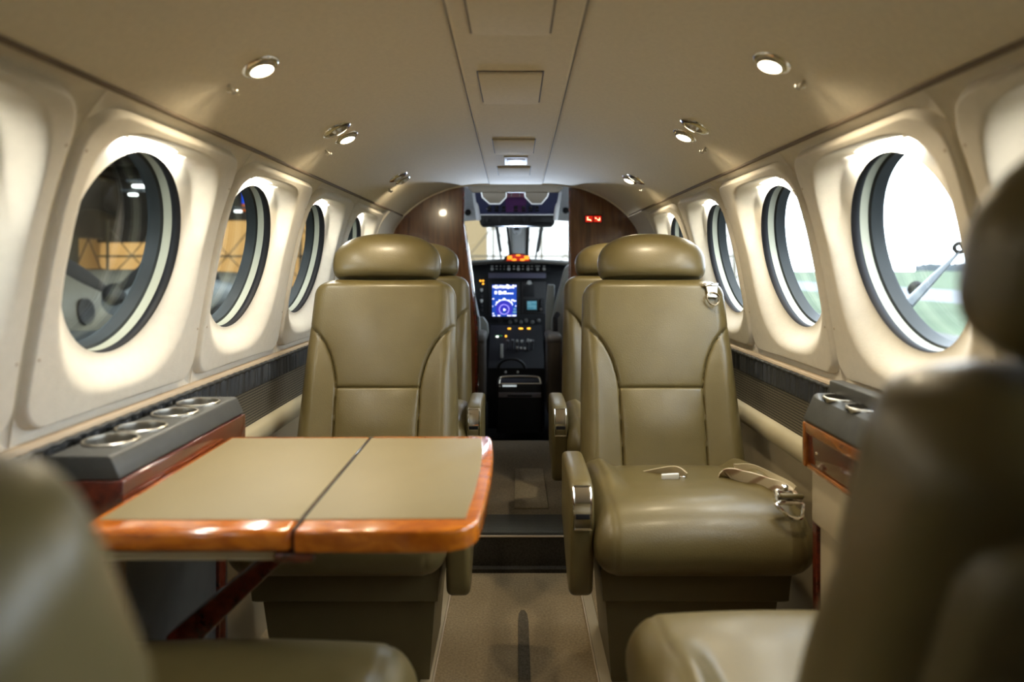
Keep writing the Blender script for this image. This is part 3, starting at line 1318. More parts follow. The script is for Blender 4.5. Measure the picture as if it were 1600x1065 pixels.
# woven shoulder strap and buckle
bm = BM()
pts = catmull([P(1118, 752, 1.74) - so, P(1140, 744, 1.70) - so, P(1168, 750, 1.65) - so, P(1195, 759, 1.60) - so, P(1222, 770, 1.55) - so, P(1236, 779, 1.52) - so], 6)
ribbon(bm, pts, [(.3, -.75, .5 - .02 * i) for i in range(len(pts))], .046, .004)
sh = obj('woven_strap', bm, plaid, seat0, world=False)
bm = BM()
pts = catmull([P(1150, 737, 1.74) - so, P(1175, 738, 1.70) - so, P(1205, 752, 1.64) - so, P(1228, 764, 1.57) - so, P(1238, 773, 1.54) - so], 6)
ribbon(bm, pts, [(.35, -.6, .6) for i in range(len(pts))], .040, .004)
obj('strap_fold', bm, beltm, sh, world=False)
bq = P(1230, 778, 1.475) - so
bm = BM()
box(bm, bq + Vector((-.008, 0, .002)), (.040, .018, .030), .005, rot=(-.5, .15, 0))
bk = obj('buckle', bm, chrome, seat0, world=False)
bm = BM()
box(bm, P(1237, 775, 1.455) - so, (.050, .012, .011), .005, rot=(-.3, .05, 0))
obj('buckle_bar', bm, leather, bk, world=False)
bm = BM()
loop = [P(1214, 786, 1.45) - so, P(1222, 797, 1.44) - so, P(1236, 808, 1.432) - so, P(1251, 809, 1.432) - so, P(1255, 797, 1.44) - so, P(1252, 786, 1.45) - so]
tube(bm, catmull(loop, 5, closed=True), .0042, 8, closed=True)
obj('buckle_ring', bm, chrome, bk, world=False)
bm = BM()
lathe(bm, [(0, .016), (.006, .014), (.007, 0)], P(1226, 768, 1.48) - so, (0, -.3, 1), 14)
obj('buckle_pin', bm, chrome, bk, world=False)

# ------------------------------------------------------------------ folding table (left)
ZT = H - .33
t = thing('folding_table', 'unfolded cream table with glossy orange wood rim and a hinge line', 'table', (-.30, 1.13, ZT - .03))


def leaf(pts, name):
    bm = BM()
    prism(bm, pts, (1, 0, 0), (0, 1, 0), (0, 0, -1), (0, 0, ZT), .029, .0095, 5)
    return obj(name, bm, burlw, t, angle=40)


YN, YR = .885, 1.366
XH = -.2785
right_curve = [(-.048, YR), (-.046, 1.34), (-.040, 1.25), (-.0385, 1.14), (-.041, 1.03), (-.046, .935), (-.052, .905), (-.064, .888), (-.085, .878), (-.14, .8755), (XH + .001, .8765)]
rc = [tuple(p) for p in catmull([(-.060, YR), (-.047, 1.352)] + right_curve[2:8], 3)] + right_curve[8:]
la = leaf([(XH + .001, YR - .0)] + rc, 'table_leaf')
lb = leaf([(-.556, YR), (XH - .001, YR), (XH - .001, .8765), (-.556, .878)][::-1], 'table_leaf')
for lf, pts in ((la, [(XH + .003, YR - .022), (-.066, YR - .024), (-.059, 1.25), (-.0575, 1.14), (-.060, 1.03), (-.066, .918), (XH + .003, .914)]),
                (lb, [(-.541, YR - .022), (XH - .003, YR - .022), (XH - .003, .914), (-.541, .914)])):
    bm = BM()
    prism(bm, pts, (1, 0, 0), (0, 1, 0), (0, 0, 1), (0, 0, ZT - .001), .0022, .0008)
    obj('inlay', bm, vinyl, lf)
bm = BM()
box(bm, (XH, 1.12, ZT - .0145), (.0035, .478, .0285))
obj('hinge_strip', bm, black, t)
bm = BM()
box(bm, (XH, .895, ZT - .036), (.05, .03, .012), .003)
obj('hinge_block', bm, redwood, t)
bm = BM()
box(bm, (XH, 1.33, ZT - .036), (.05, .03, .012), .003)
obj('hinge_block', bm, redwood, t)
bm = BM()
for k in range(2):
    box(bm, (-.418, 1.125, ZT - .0325 - k * .006), (.270, .478, .0045), .001)
obj('under_layers', bm, linem, t)
bm = BM()
prism(bm, [(-.548, .38), (-.548, .32), (-.30, .560), (-.30, .585)], (1, 0, 0), (0, 0, 1), (0, 1, 0), (0, 1.10, 0), .045, .004)
obj('support_arm', bm, redwood, t)

# left console with cup holders
t = thing('cup_holder_console', 'charcoal console with four cup holders between wall and table', 'console', (-.63, 1.15, 0))
CY0, CY1 = 1.0, 1.455
prof = [(-.666, .690), (-.580, .690), (-.575, .687), (-.563, .660), (-.563, .655), (-.666, .655)]
bm = BM()
prism(bm, prof, (1, 0, 0), (0, 0, 1), (0, 1, 0), (0, CY0, 0), CY1 - CY0, .004, 3)
top = obj('top_pad', bm, graylea, None, angle=40)
cups = [1.383, 1.288, 1.172, 1.085]
cut = BM()
for y in cups:
    lathe(cut, [(0, -.031), (.0365, -.031), (.0365, .05), (0, .05)], (-.624, y, .69), (0, 0, 1), 40)
boolean_cut(top, cut)
top.parent = t
top.matrix_parent_inverse = Matrix.Translation(-worg(t))
for y in cups:
    bm = BM()
    lathe(bm, [(.036, -.001), (.0365, .0035), (.0385, .0042), (.0402, .003), (.0405, 0)], (-.624, y, .69), (0, 0, 1), 40)
    lathe(bm, [(.036, 0), (.0358, -.015), (.0355, -.029)], (-.624, y, .69), (0, 0, 1), 40)
    r = obj('cup_holder', bm, steel, t)
    bm = BM()
    lathe(bm, [(0, -.0275), (.0352, -.0275), (.0352, -.0295), (0, -.0295)], (-.624, y, .69), (0, 0, 1), 32)
    obj('cup_bottom', bm, black, r)
bm = BM()
box(bm, (-.607, (CY0 + CY1) / 2, .612), (.098, CY1 - CY0, .085), .003)
obj('wood_band', bm, redwood, t)
bm = BM()
box(bm, (-.622, (CY0 + CY1) / 2, .325), (.064, CY1 - CY0 - .02, .51), .006)
obj('cabinet_body', bm, graylea, t)
bm = BM()
box(bm, (-.588, 1.03, .325), (.012, .05, .49), .003)
obj('wood_stile', bm, redwood, t)
bm = BM()
box(bm, (-.588, 1.40, .325), (.012, .03, .49), .003)
obj('wood_stile', bm, redwood, t)

# right cabinet with cup holders and stowed table
t = thing('side_cabinet', 'side cabinet with wood trim, red drawer and charcoal cup holder top', 'cabinet', (.63, 1.15, 0))
CY0, CY1 = 1.105, 1.432
bm = BM()
prof = [(.666, .702), (.612, .702), (.604, .698), (.584, .652), (.584, .646), (.666, .646)]
prism(bm, prof, (1, 0, 0), (0, 0, 1), (0, 1, 0), (0, CY0, 0), CY1 - CY0, .004, 3)
top = obj('top_pad', bm, graylea, None, angle=40)
cups = [1.365, 1.27, 1.17]
cut = BM()
for y in cups:
    lathe(cut, [(0, -.05), (.0335, -.05), (.0335, .05), (0, .05)], (.636, y, .702), (0, 0, 1), 40)
boolean_cut(top, cut)
top.parent = t
top.matrix_parent_inverse = Matrix.Translation(-worg(t))
for y in cups:
    bm = BM()
    lathe(bm, [(.033, -.001), (.0335, .0035), (.0355, .0042), (.0375, .003), (.038, 0)], (.636, y, .702), (0, 0, 1), 40)
    lathe(bm, [(.033, 0), (.032, -.03), (.030, -.052)], (.636, y, .702), (0, 0, 1), 40)
    r = obj('cup_holder', bm, steel, t)
    bm = BM()
    lathe(bm, [(0, -.050), (.0302, -.050), (.0302, -.052), (0, -.052)], (.636, y, .702), (0, 0, 1), 32)
    obj('cup_bottom', bm, black, r)
bm = BM()
box(bm, (.648, 1.265, .716), (.028, .32, .026), .003)
obj('raised_rear_box', bm, graylea, t)
bm = BM()
fr = .583
box(bm, (fr + .006, (CY0 + CY1) / 2, .634), (.012, CY1 - .01 - CY0, .022), .003)
box(bm, (fr + .006, CY1 - .006, .600), (.014, .012, .090), .003)
box(bm, (fr + .008, (CY0 + CY1) / 2, .558), (.012, CY1 - .03 - CY0, .010), .003)
obj('wood_frame', bm, cabwood, t)
bm = BM()
box(bm, (fr + .010, (CY0 + CY1) / 2, .594), (.010, CY1 - .026 - CY0, .058), .003)
dr = obj('drawer', bm, drawerred, t)
bm = BM()
for yy in (1.40, 1.404):
    pass
lathe(bm, [(0, .004), (.003, .003), (.004, 0)], (fr + .006, 1.375, .594), (-1, 0, 0), 12)
obj('drawer_stud', bm, chrome, dr)
bm = BM()
box(bm, (fr + .020, (CY0 + CY1) / 2, .50), (.020, CY1 - .04 - CY0, .105), .005)
obj('stowed_table_leaf', bm, pm('cabinet_beige', (.46, .39, .265), .5, var=.03, bump=.2), t)
bm = BM()
box(bm, (.631, (CY0 + CY1) / 2, .355), (.048, CY1 - .01 - CY0, .58), .005)
obj('cabinet_body', bm, sidem, t)
bm = BM()
box(bm, (.606, CY1 - .022, .29), (.016, .022, .46), .003)
obj('wood_stile', bm, redwood, t)
bm = BM()
box(bm, (.606, (CY0 + CY1) / 2, .26), (.010, CY1 - .08 - CY0, .40), .004)
obj('lower_door', bm, sidem, t)

# ------------------------------------------------------------------ cockpit
# shell
bm = BM()
loft(bm, [[(-.62, y, H + z - .12), (-.45, y, H + z - .02), (-.2, y, H + z), (.2, y, H + z), (.45, y, H + z - .02), (.62, y, H + z - .12)]
          for y, z in ((YF, .445), (3.9, .435), (4.3, .375), (4.55, .298))], cap=False, closed=False)
struct('ceiling_cockpit', bm, cockgray)
for i, sx in enumerate((-1, 1)):
    bm = BM()
    loft(bm, [[(sx * .66, y, 0), (sx * .66, y, H - .10)] for y in (YF, 5.1)], cap=False, closed=False)
    box(bm, (sx * .65, 3.55, H + .10), (.03, .22, .42))
    box(bm, (sx * .63, 4.55, H + .08), (.05, .06, .44), .01)
    w = struct(f'wall_cockpit_{"left" if sx < 0 else "right"}', bm, cockgray)
    bm = BM()
    box(bm, (sx * .65, 4.08, H + .08), (.006, .90, .40))
    struct(f'window_{13 + i}', bm, screenglass)
bm = BM()
loft(bm, [[(-.66, y, .045), (.66, y, .045)] for y in (YF, 4.0, 5.1)], cap=False, closed=False)
struct('floor_cockpit', bm, cockdark)
bm = BM()
loft(bm, [[(-.60, y, z), (.60, y, z)] for y, z in ((4.75, 0.), (4.75, H - .02), (5.05, H - .02))], cap=False, closed=False)
struct('wall_firewall', bm, cockdark)
# windscreen panes and posts
for i, sx in enumerate((-1, 1)):
    bm = BM()
    A, B_ = Vector((sx * .03, 4.56, H + .295)), Vector((sx * .60, 4.54, H + .285))
    C_, D_ = Vector((sx * .60, 4.98, H - .03)), Vector((sx * .03, 5.05, H - .03))
    loft(bm, [[A, B_, C_, D_], [p + Vector((0, .008, .008)) for p in (A, B_, C_, D_)]])
    struct(f'window_{15 + i}', bm, screenglass, smooth=False)
bm = BM()
a0, a1 = P(809, 352, 4.55), P(811, 404, 4.95)
loft(bm, [[a + Vector((dx, dy, 0)) for dx, dy in ((-w, .02), (-w, -.015), (-w * .55, -.032), (w * .55, -.032), (w, -.015), (w, .02))] for a, w in ((a0 + Vector((0, 0, .06)), .062), (a1, .048))])
post = struct('trim_9', bm, postm, angle=20)
bm = BM()
for sxx in (-1, 1):
    tube(bm, [a0 + Vector((sxx * .070, .015, .03)), a1 + Vector((sxx * .056, .015, -.02))], .010, 8)
obj('rubber_seal', bm, blackmat, post)
# compass
c = P(807, 358, 4.42)
t = thing('magnetic_compass', 'small round-bottomed compass hanging on the windscreen centre post', 'compass', tuple(c))
bm = BM()
prism(bm, [(.030 * math.cos(a), .030 * math.sin(a) - .006) for a in [pi + pi * i / 16 for i in range(17)]] + [(.030, .024), (-.030, .024)], (1, 0, 0), (0, 0, 1), (0, 1, 0), c, .06, .004)
obj('case', bm, postm, t)
bm = BM()
box(bm, c + Vector((0, -.003, .004)), (.030, .006, .018), .003)
obj('dial', bm, black, t)
bm = BM()
lathe(bm, [(0, .004), (.003, .003), (.003, 0)], c + Vector((0, 0, -.026)), (0, -1, 0), 10)
obj('screw', bm, black, t)
# wipers
for k, (p0, p1, lab) in enumerate((((775, 352), (783, 404), 'thin dark wiper arm crossing the pilot side windscreen'), ((846, 352), (837, 404), 'thick dark wiper blade crossing the copilot side windscreen'))):
    a, b = P(*p0, 4.66), P(*p1, 5.03)
    a.z += .01
    t = thing('windscreen_wiper', lab, 'wiper', tuple(b), 'windscreen wipers')
    bm = BM()
    tube(bm, [a, a.lerp(b, .5) + Vector((-.004, -.01, 0)), b], .006, 8)
    obj('arm', bm, blackmat, t)
    bm = BM()
    a2, b2 = a.lerp(b, .02), a.lerp(b, .78)
    tube(bm, [a2 + Vector((.006, .004, 0)), b2 + Vector((.006, .004, 0))], .011 if k else .008, 6, flat=.5)
    obj('blade', bm, black, t)

# overhead panel
Yo = 4.02
t = thing('overhead_panel', 'overhead switch panel with blue face and painted purple glow above the windscreen', 'switch panel', tuple(P(808, 330, Yo)))
bm = BM()
q0, q1 = P(742, 300, Yo - .12), P(873, 300, Yo - .12)
r0, r1 = P(747, 335, Yo), P(867, 335, Yo)
dd = Vector((0, .16, .05))
loft(bm, [[q0 + dd, q1 + dd, q1, q0], [r0 + dd, r1 + dd, r1, r0]])
ob = obj('upper_face', bm, overm, t, smooth=False)
bm = BM()
prism(bm, [(P(x, y, Yo).x, P(x, y, Yo).z) for x, y in ((748, 336), (868, 336), (866, 350), (863, 353), (753, 353), (750, 350))], (1, 0, 0), (0, 0, 1), (0, 1, 0), (0, Yo - .01, 0), .15, .006)
obj('lower_face', bm, cockdark, t)
bm = BM()
tube(bm, [P(748, 335.3, Yo - .02), P(867, 335.3, Yo - .02)], .004, 6)
obj('dividing_line', bm, whitep, t)
for (xa, ya, xb, yb) in ((741, 299, 748, 343), (874, 299, 868, 343)):
    bm = BM()
    tube(bm, [P(xa, ya, Yo - .08), P(xb, yb, Yo - .01)], .014, 8)
    obj('side_trim', bm, whitep, t)


def face_pt(px, py, off=.004):
    f = (py - 300) / 35.
    Y = lerp(Yo - .12, Yo, f)
    return P(px, py, Y - off)


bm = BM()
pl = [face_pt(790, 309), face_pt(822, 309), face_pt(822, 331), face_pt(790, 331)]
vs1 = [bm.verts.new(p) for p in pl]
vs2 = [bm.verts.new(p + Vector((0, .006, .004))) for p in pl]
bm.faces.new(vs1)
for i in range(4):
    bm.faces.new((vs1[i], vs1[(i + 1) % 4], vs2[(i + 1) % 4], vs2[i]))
obj('painted_purple_glow', bm, overp, t, smooth=False)  # centre patch coloured to carry the purple glow
bm = BM()
pl = [face_pt(790, 301), face_pt(820, 301), face_pt(820, 308), face_pt(790, 308)]
vs1 = [bm.verts.new(p) for p in pl]
vs2 = [bm.verts.new(p + Vector((0, .006, .004))) for p in pl]
bm.faces.new(vs1)
for i in range(4):
    bm.faces.new((vs1[i], vs1[(i + 1) % 4], vs2[(i + 1) % 4], vs2[i]))
obj('painted_pink_glare', bm, pinkm, t, smooth=False)  # upper patch coloured to carry the pink glare
for px in (765, 776, 787, 806, 818, 829, 839):
    bm = BM()
    box(bm, face_pt(px, 324, .012), (.020, .022, .016), .003)
    box(bm, face_pt(px, 329, .006), (.024, .012, .010), .003)
    obj('switch', bm, black, t)
for px in (761, 781, 800, 819):
    bm = BM()
    lathe(bm, [(0, .010), (.012, .009), (.014, 0)], P(px, 344, Yo - .012), (0, -1, 0), 18)
    obj('dial', bm, panelm, t)
bm = BM()
box(bm, P(846, 344, Yo - .014), (.120, .010, .034), .004)
obj('control_module', bm, panelm, t)
for px in (762, 799, 812):
    bm = BM()
    box(bm, face_pt(px, 326 if px == 762 else 304, .008), (.018 if px == 762 else .006, .004, .003 if px == 762 else .02))
    obj('marking', bm, mark if px == 762 else whitep, t)

# scalloped sun visors
Yv = 3.72
t = thing('sun_visor', 'taupe visor panel with two scalloped flaps below the cockpit ceiling', 'sun visor', tuple(P(806, 300, Yv)))


def zz(x, y):
    p = P(680 + x / 6.667, 270 + y / 6.667, Yv)
    return (p.x, p.z)


bm = BM()
prism(bm, [zz(*q) for q in ((335, 152), (420, 125), (600, 104), (1080, 104), (1250, 125), (1340, 152), (1285, 203), (385, 203))], (1, 0, 0), (0, 0, 1), (0, 1, 0), (0, Yv, 0), .03, .004)
obj('valance', bm, visorm, t)
for s in (((480, 203), (492, 255), (565, 322), (672, 322), (738, 255), (742, 203)), ((932, 203), (937, 250), (1005, 322), (1105, 322), (1168, 250), (1182, 203))):
    bm = BM()
    prism(bm, [zz(*q) for q in s], (1, 0, 0), (0, 0, 1), (0, 1, 0), (0, Yv + .005, 0), .012, .002)
    fl = obj('flap', bm, visorm, t)
    bm = BM()
    tube(bm, [(zz(*q)[0], Yv + .004, zz(*q)[1]) for q in s], .0042, 8)
    obj('flap_rim', bm, whitep, fl)
# eyeball vents in the cockpit liner
for px, py, lab in ((731, 331, 'black eyeball vent in the grey cockpit liner beside the left wood partition edge'), (884, 328, 'black eyeball vent in the grey cockpit liner below the visor, by the red sign partition')):
    c = P(px, py, 4.33)
    t = thing('eyeball_vent', lab, 'air vent', tuple(c), 'cockpit eyeball vents')
    bm = BM()
    box(bm, c + Vector((0, .03, .0)), (.085, .05, .045), .012)
    obj('housing', bm, postm, t)
    bm = BM()
    lathe(bm, [(0, .014), (.012, .012), (.019, .004), (.020, -.01)], c + Vector((0, 0, -.004)), (0, -1, -.3), 20)
    obj('eyeball', bm, black, t)

# glareshield
t = thing('glareshield', 'dark curved glareshield under the windscreen', 'glareshield', (0, 4.3, H))
bm = BM()
loops = []
for i in range(25):
    px = 690 + 240 * i / 24
    yy = 404 + .0009 * (px - 808) ** 2 * .6
    a = P(px, yy, 4.30)
    x = a.x
    loops.append([(x, 4.20, a.z - .026), (x, 4.20, a.z - .014), (x, 4.23, a.z - .004), (x, 4.35, a.z), (x, 4.95, a.z - .02), (x, 4.95, a.z - .03), (x, 4.40, a.z - .026)])
loft(bm, loops)
obj('hood', bm, glarem, t)
# warning annunciator on the glareshield
c = P(808, 402, 4.17)
t = thing('warning_annunciator', 'red warning light panel with orange captions on top of the glareshield', 'warning lights', tuple(c))
bm = BM()
prism(bm, [(P(x, y, 4.17).x, P(x, y, 4.17).z) for x, y in ((785, 409), (789, 401), (797, 396), (819, 396), (827, 401), (831, 409))], (1, 0, 0), (0, 0, 1), (0, 1, 0), (0, 4.165, 0), .05, .004)
obj('housing', bm, glarem, t)
bm = BM()
prism(bm, [(P(x, y, 4.16).x, P(x, y, 4.16).z) for x, y in ((791, 407.6), (793, 400.5), (800, 397.4), (816, 397.4), (825, 400.5), (828, 407.6))], (1, 0, 0), (0, 0, 1), (0, 1, 0), (0, 4.160, 0), .008, .001)
obj('red_panel', bm, redlitd, t)
for (x, y, w, h) in ((796.5, 402.3, 7, 6), (822.6, 402.3, 7, 6), (809.6, 398.6, 6.5, 2.6), (803.3, 405.6, 7, 3.2), (816.2, 405.6, 7, 3.2)):
    bm = BM()
    box(bm, P(x, y, 4.157), (w * 4.157 / F, .004, h * 4.157 / F), .001)
    obj('caption_light', bm, orangelit, t)

# added fill lamp hidden behind the annunciator, washing the cockpit liner and the front of the cabin headliner
c = Vector((0, 4.33, H + .046))
t = thing('added_fill_lamp', 'added cockpit fill lamp hidden just behind the warning light panel', 'lamp', tuple(c))
bm = BM()
lathe(bm, [(0, -.03), (.022, -.028), (.026, .0), (.026, .018), (.022, .018)], c, (0, -.95, .3), 24)
obj('housing', bm, cockdark, t)
bm = BM()
lathe(bm, [(0, .015), (.0225, .014)], c, (0, -.95, .3), 24)
obj('lens', bm, whitelit, t)
ld = bpy.data.lights.new('added_fill_beam', 'SPOT')
ld.energy = 85
ld.color = (.62, .76, 1.0)
ld.spot_size = math.radians(50)
ld.spot_blend = 1.
ld.shadow_soft_size = .03
lo = link(bpy.data.objects.new('added_fill_beam', ld))
lo.location = c + Vector((0, -.024, .012))
lo.rotation_euler = Vector((0, -.95, .30)).to_track_quat('-Z', 'Y').to_euler()

# instrument panel
Yi = 4.42
t = thing('instrument_panel', 'black cockpit instrument panel with a bright blue navigation display', 'instrument panel', tuple(P(810, 460, Yi)))
bm = BM()
prism(bm, [(-.55, .50), (.55, .50)] + [(xx / 10, P(0, 404 + .00054 * (xx / 10 * F / 4.30) ** 2, 4.30).z - .031) for xx in (5.5, 4, 3, 2, 1, 0, -1, -2, -3, -4, -5.5)], (1, 0, 0), (0, 0, 1), (0, 1, 0), (0, Yi + .005, 0), .05)
obj('panel', bm, panelm, t)


def ip(px, py, d=0.):
    p = P(px, py, Yi)
    p.y = Yi + .005 - d
    return p


def ibox(px0, py0, px1, py1, d0, d1, bev=.002):
    bm = BM()
    a, b = ip(px0, py0), ip(px1, py1)
    box(bm, ((a.x + b.x) / 2, Yi + .005 - (d0 + d1) / 2, (a.z + b.z) / 2), (abs(b.x - a.x), d1 - d0, abs(b.z - a.z)), bev)
    return bm


obj('upper_switch_panel', ibox(762, 412.4, 857, 424, 0, .10), cockdark, t)
for k, px in enumerate((769, 776, 782, 788, 795, 803, 810, 817, 825, 831, 840, 850)):
    bm = BM()
    q = P(px, 415.6, 4.33)
    q.y = 4.314
    w = (.016, .012, .004, .004, .016, .012, .016, .012, .018, .012, .030, .016)[k]
    box(bm, q, (w, .003, .008), .001)
    q2 = P(px, 420, 4.33)
    q2.y = 4.314
    if w > .013:
        lathe(bm, [(0, .012), (.0085, .010), (.010, 0)], q2, (0, -1, 0), 14)
    else:
        box(bm, q2, (w, .003, .006), .001)
    obj('selector_knob', bm, mark, t)
obj('lower_hood', ibox(764, 426, 852, 434, 0, .08), pm('hood_violet_gray', (.06, .055, .09), .5), t)
bez = obj('display_bezel', ibox(763, 440, 812, 500, 0, .012), cockdark, t)
obj('display_screen', ibox(769, 444.5, 807, 494, .011, .014, .0005), bluescr, bez)


def arcbar(cx, cy, r, a0, a1, w, d, n=40):
    bm = BM()
    pts = []
    for i in range(n + 1):
        a = math.radians(lerp(a0, a1, i / n))
        pts.append(ip(cx + r * math.cos(a), cy - r * math.sin(a), d))
    closed = abs(a1 - a0) >= 359
    if closed:
        pts = pts[:-1]
    tube(bm, pts, w, 6, closed=closed)
    return bm


CXm, CYm = 787.8, 483.
bm = BM()
vsx = [bm.verts.new(ip(CXm, CYm, .0146))] + [bm.verts.new(ip(CXm + 13.2 * math.cos(math.radians(a)), CYm - 13.2 * math.sin(math.radians(a)), .0146)) for a in range(-60, 241, 10)]
for i in range(1, len(vsx) - 1):
    bm.faces.new((vsx[0], vsx[i], vsx[i + 1]))
bmesh.ops.solidify(bm, geom=list(bm.faces), thickness=.0004)
obj('map_sector', bm, purplescr, bez)
obj('compass_arc', arcbar(CXm, CYm, 15, 27, 155, .0026, .0155), whitescr, bez)
obj('range_ring', arcbar(CXm, CYm, 7.6, 0, 360, .0017, .0158), violetscr, bez)
obj('range_ring', arcbar(CXm, CYm, 12.2, -55, 90, .0011, .0156), purplescr, bez)
bm = BM()
box(bm, ip(788.6, 483.6, .016), (.014, .001, .006), 0)
box(bm, ip(787.6, 483.2, .016), (.005, .001, .014), 0)
box(bm, ip(787.8, 466.6, .016), (.014, .001, .009), 0)
for a in (45, 62, 118, 136):
    box(bm, ip(CXm + 16 * math.cos(math.radians(a)), CYm - 16 * math.sin(math.radians(a)), .016), (.008, .001, .008), 0)
obj('aircraft_symbol', bm, whitescr, bez)
bm = BM()
rr = random.Random(3)
x = 769.8
while x < 806:
    w = rr.uniform(1.4, 3.2)
    box(bm, ip(x + w / 2, rr.uniform(446.4, 448.6), .0152), (w * Yi / F * .8, .001, rr.uniform(.008, .022)), 0)
    x += w + .7
for cx in (775.5, 794.):
    arc = arcbar(cx, 447.8, 2.6, 30, 300, .002, .0156, 16)
    merge(bm, arc)
obj('engine_readout', bm, whitescr, bez)
for x0, x1, y0, y1 in ((773, 776.5, 454.6, 459.2), (779, 783.2, 454.2, 459.6), (784, 786, 455.5, 459.2), (787, 791, 454.4, 459.2), (791.5, 802, 457.4, 459.0),
                       (769.5, 772, 465.6, 467.4), (798.6, 803, 467.6, 469.2), (802, 806.5, 469, 470.6), (769.3, 770.6, 477.6, 478.8), (769.6, 772, 488.6, 490),
                       (770, 773.6, 492, 493.5), (777.5, 782, 492, 493.5), (792.6, 798.5, 491.8, 493.4), (800, 806.5, 491.8, 493.4), (805, 806.6, 477, 478.4)):
    a, b = ip(x0, y0), ip(x1, y1)
    bm = BM()
    box(bm, ((a.x + b.x) / 2, Yi + .005 - .0152, (a.z + b.z) / 2), (b.x - a.x, .001, abs(a.z - b.z)), 0)
    obj('display_readout', bm, whitescr, bez)
bm = BM()
for x0, x1, y0, y1 in ((802.5, 806, 481, 484), (801.5, 806.8, 486, 488.6)):
    a, b = ip(x0, y0), ip(x1, y1)
    box(bm, ((a.x + b.x) / 2, Yi + .005 - .0152, (a.z + b.z) / 2), (b.x - a.x, .001, abs(a.z - b.z)), 0)
obj('green_lettering', bm, cyanscr2, bez)
for i in range(5):
    bm = BM()
    box(bm, ip(810, 474 + i * 4.6, .013), (.010, .004, .008), .001)
    box(bm, ip(765.4, 474 + i * 4.6, .013), (.010, .004, .008), .001)
    obj('bezel_key', bm, panelm, bez)
st = obj('standby_instrument', ibox(815, 440, 853, 490, 0, .006), blackmat, t)
obj('dark_display', ibox(817, 445, 835, 463, .005, .012), cockdark, t)
sc2 = obj('radio_unit', ibox(818, 466, 850, 487, .005, .012), cockdark, t)
obj('radio_screen', ibox(823.5, 470, 838.5, 483.5, .011, .014, .0005), cyanscr, sc2)
bm = BM()
for x0, x1, y in ((824, 830, 471.4), (824, 830, 474), (824, 838, 477.6), (831.5, 838, 471.5), (834, 837, 480.5)):
    a, b = ip(x0, y), ip(x1, y + 1.1)
    box(bm, ((a.x + b.x) / 2, Yi + .005 - .0150, (a.z + b.z) / 2), (b.x - a.x, .001, abs(a.z - b.z)), 0)
obj('radio_lettering', bm, cyanscr2, sc2)
for i in range(4):
    bm = BM()
    lathe(bm, [(0, .012), (.007, .011), (.009, 0)], ip(845, 469 + i * 4.6, .012), (0, -1, 0), 14)
    obj('radio_knob', bm, pm('knob_gray', (.12, .11, .10), .5) if i == 3 else panelm, sc2)
for (x, y) in ((750.5, 438.5), (754.8, 438.5), (754.8, 443.2)):
    bm = BM()
    lathe(bm, [(0, .006), (.005, .005), (.006, 0)], ip(x, y, 0), (0, -1, 0), 12)
    obj('indicator_light', bm, amberlit, t)
for y in (452, 462, 469, 476, 483):
    bm = BM()
    box(bm, ip(752.5, y, .004), (.018, .008, .014), .003)
    lathe(bm, [(0, .016), (.006, .015), (.007, 0)], ip(752.5, y + 2, .004), (0, -1, 0), 12)
    obj('toggle_switch', bm, mark if y in (452, 469) else panelm, t)
bm = BM()
lathe(bm, [(0, .012), (.012, .011), (.014, 0)], ip(827, 441.2, .004), (0, -1, 0), 16)
box(bm, ip(827, 442.6, .010), (.034, .006, .006), .001)
obj('rotary_selector', bm, mark, t)
for k, px in enumerate((782, 797, 806, 814, 822, 832, 842)):
    bm = BM()
    lathe(bm, [(0, .012), (.009, .011), (.012, 0)], ip(px, 503 if k % 2 else 500.5, .002), (0, -1, 0), 14)
    obj('lower_knob', bm, pm('dim_knob', (.09, .09, .085), .5) if k else panelm, t)

# centre pedestal
t = thing('centre_pedestal', 'dark cockpit pedestal with levers and amber caption lights', 'control pedestal', (0, 4.1, .05))
Yp0, Yp1 = 4.30, 3.95
za, zb = P(0, 508, Yp0).z, P(0, 575, Yp1).z
bm = BM()
loft(bm, [[(-.155, Yp0, z0), (.16, Yp0, z0), (.16, Yp1, z1), (-.155, Yp1, z1)] for z0, z1 in ((.05, .05), (za, zb))])
obj('body', bm, cockdark, t)


def pd(px, py, d=0.):
    f = (py - 508) / 67.
    Y = lerp(Yp0, Yp1, f)
    p = P(px, py, Y)
    nn = Vector((0, -(za - zb), (Yp0 - Yp1))).normalized()
    return p + nn * d


slope = math.atan2(za - zb, Yp0 - Yp1)
for (x, y, w, h) in ((795.8, 513.4, 4.8, 2.6), (813.9, 513.4, 6.6, 2.8), (826.2, 513.2, 5, 2.8), (801.6, 518, 6.2, 2.8), (821.5, 517.8, 3.8, 3)):
    bm = BM()
    q = P(x, y, 4.27)
    box(bm, q, (w * 4.27 / F, .01, h * 4.27 / F), .001)
    obj('caption_light', bm, amberlit, t)
bm = BM()
a, b = P(790, 510, 4.285), P(832, 522, 4.285)
box(bm, ((a.x + b.x) / 2, 4.30, (a.z + b.z) / 2), (b.x - a.x, .03, a.z - b.z), .003)
obj('caption_panel', bm, panelm, t)
bm = BM()
box(bm, P(777, 526.5, 4.20), (.016, .01, .016), .002)
obj('lit_button', bm, whitelit, t)
bm = BM()
box(bm, P(779, 530, 4.21), (.045, .01, .05), .003)
obj('green_annunciator', bm, greenlit, t)
for (x, y) in ((790.5, 525), (836.2, 530.2)):
    bm = BM()
    lathe(bm, [(0, .006), (.006, .004), (.006, 0)], P(x, y, 4.19), (0, -1, .3), 12)
    obj('amber_light', bm, amberlit, t)
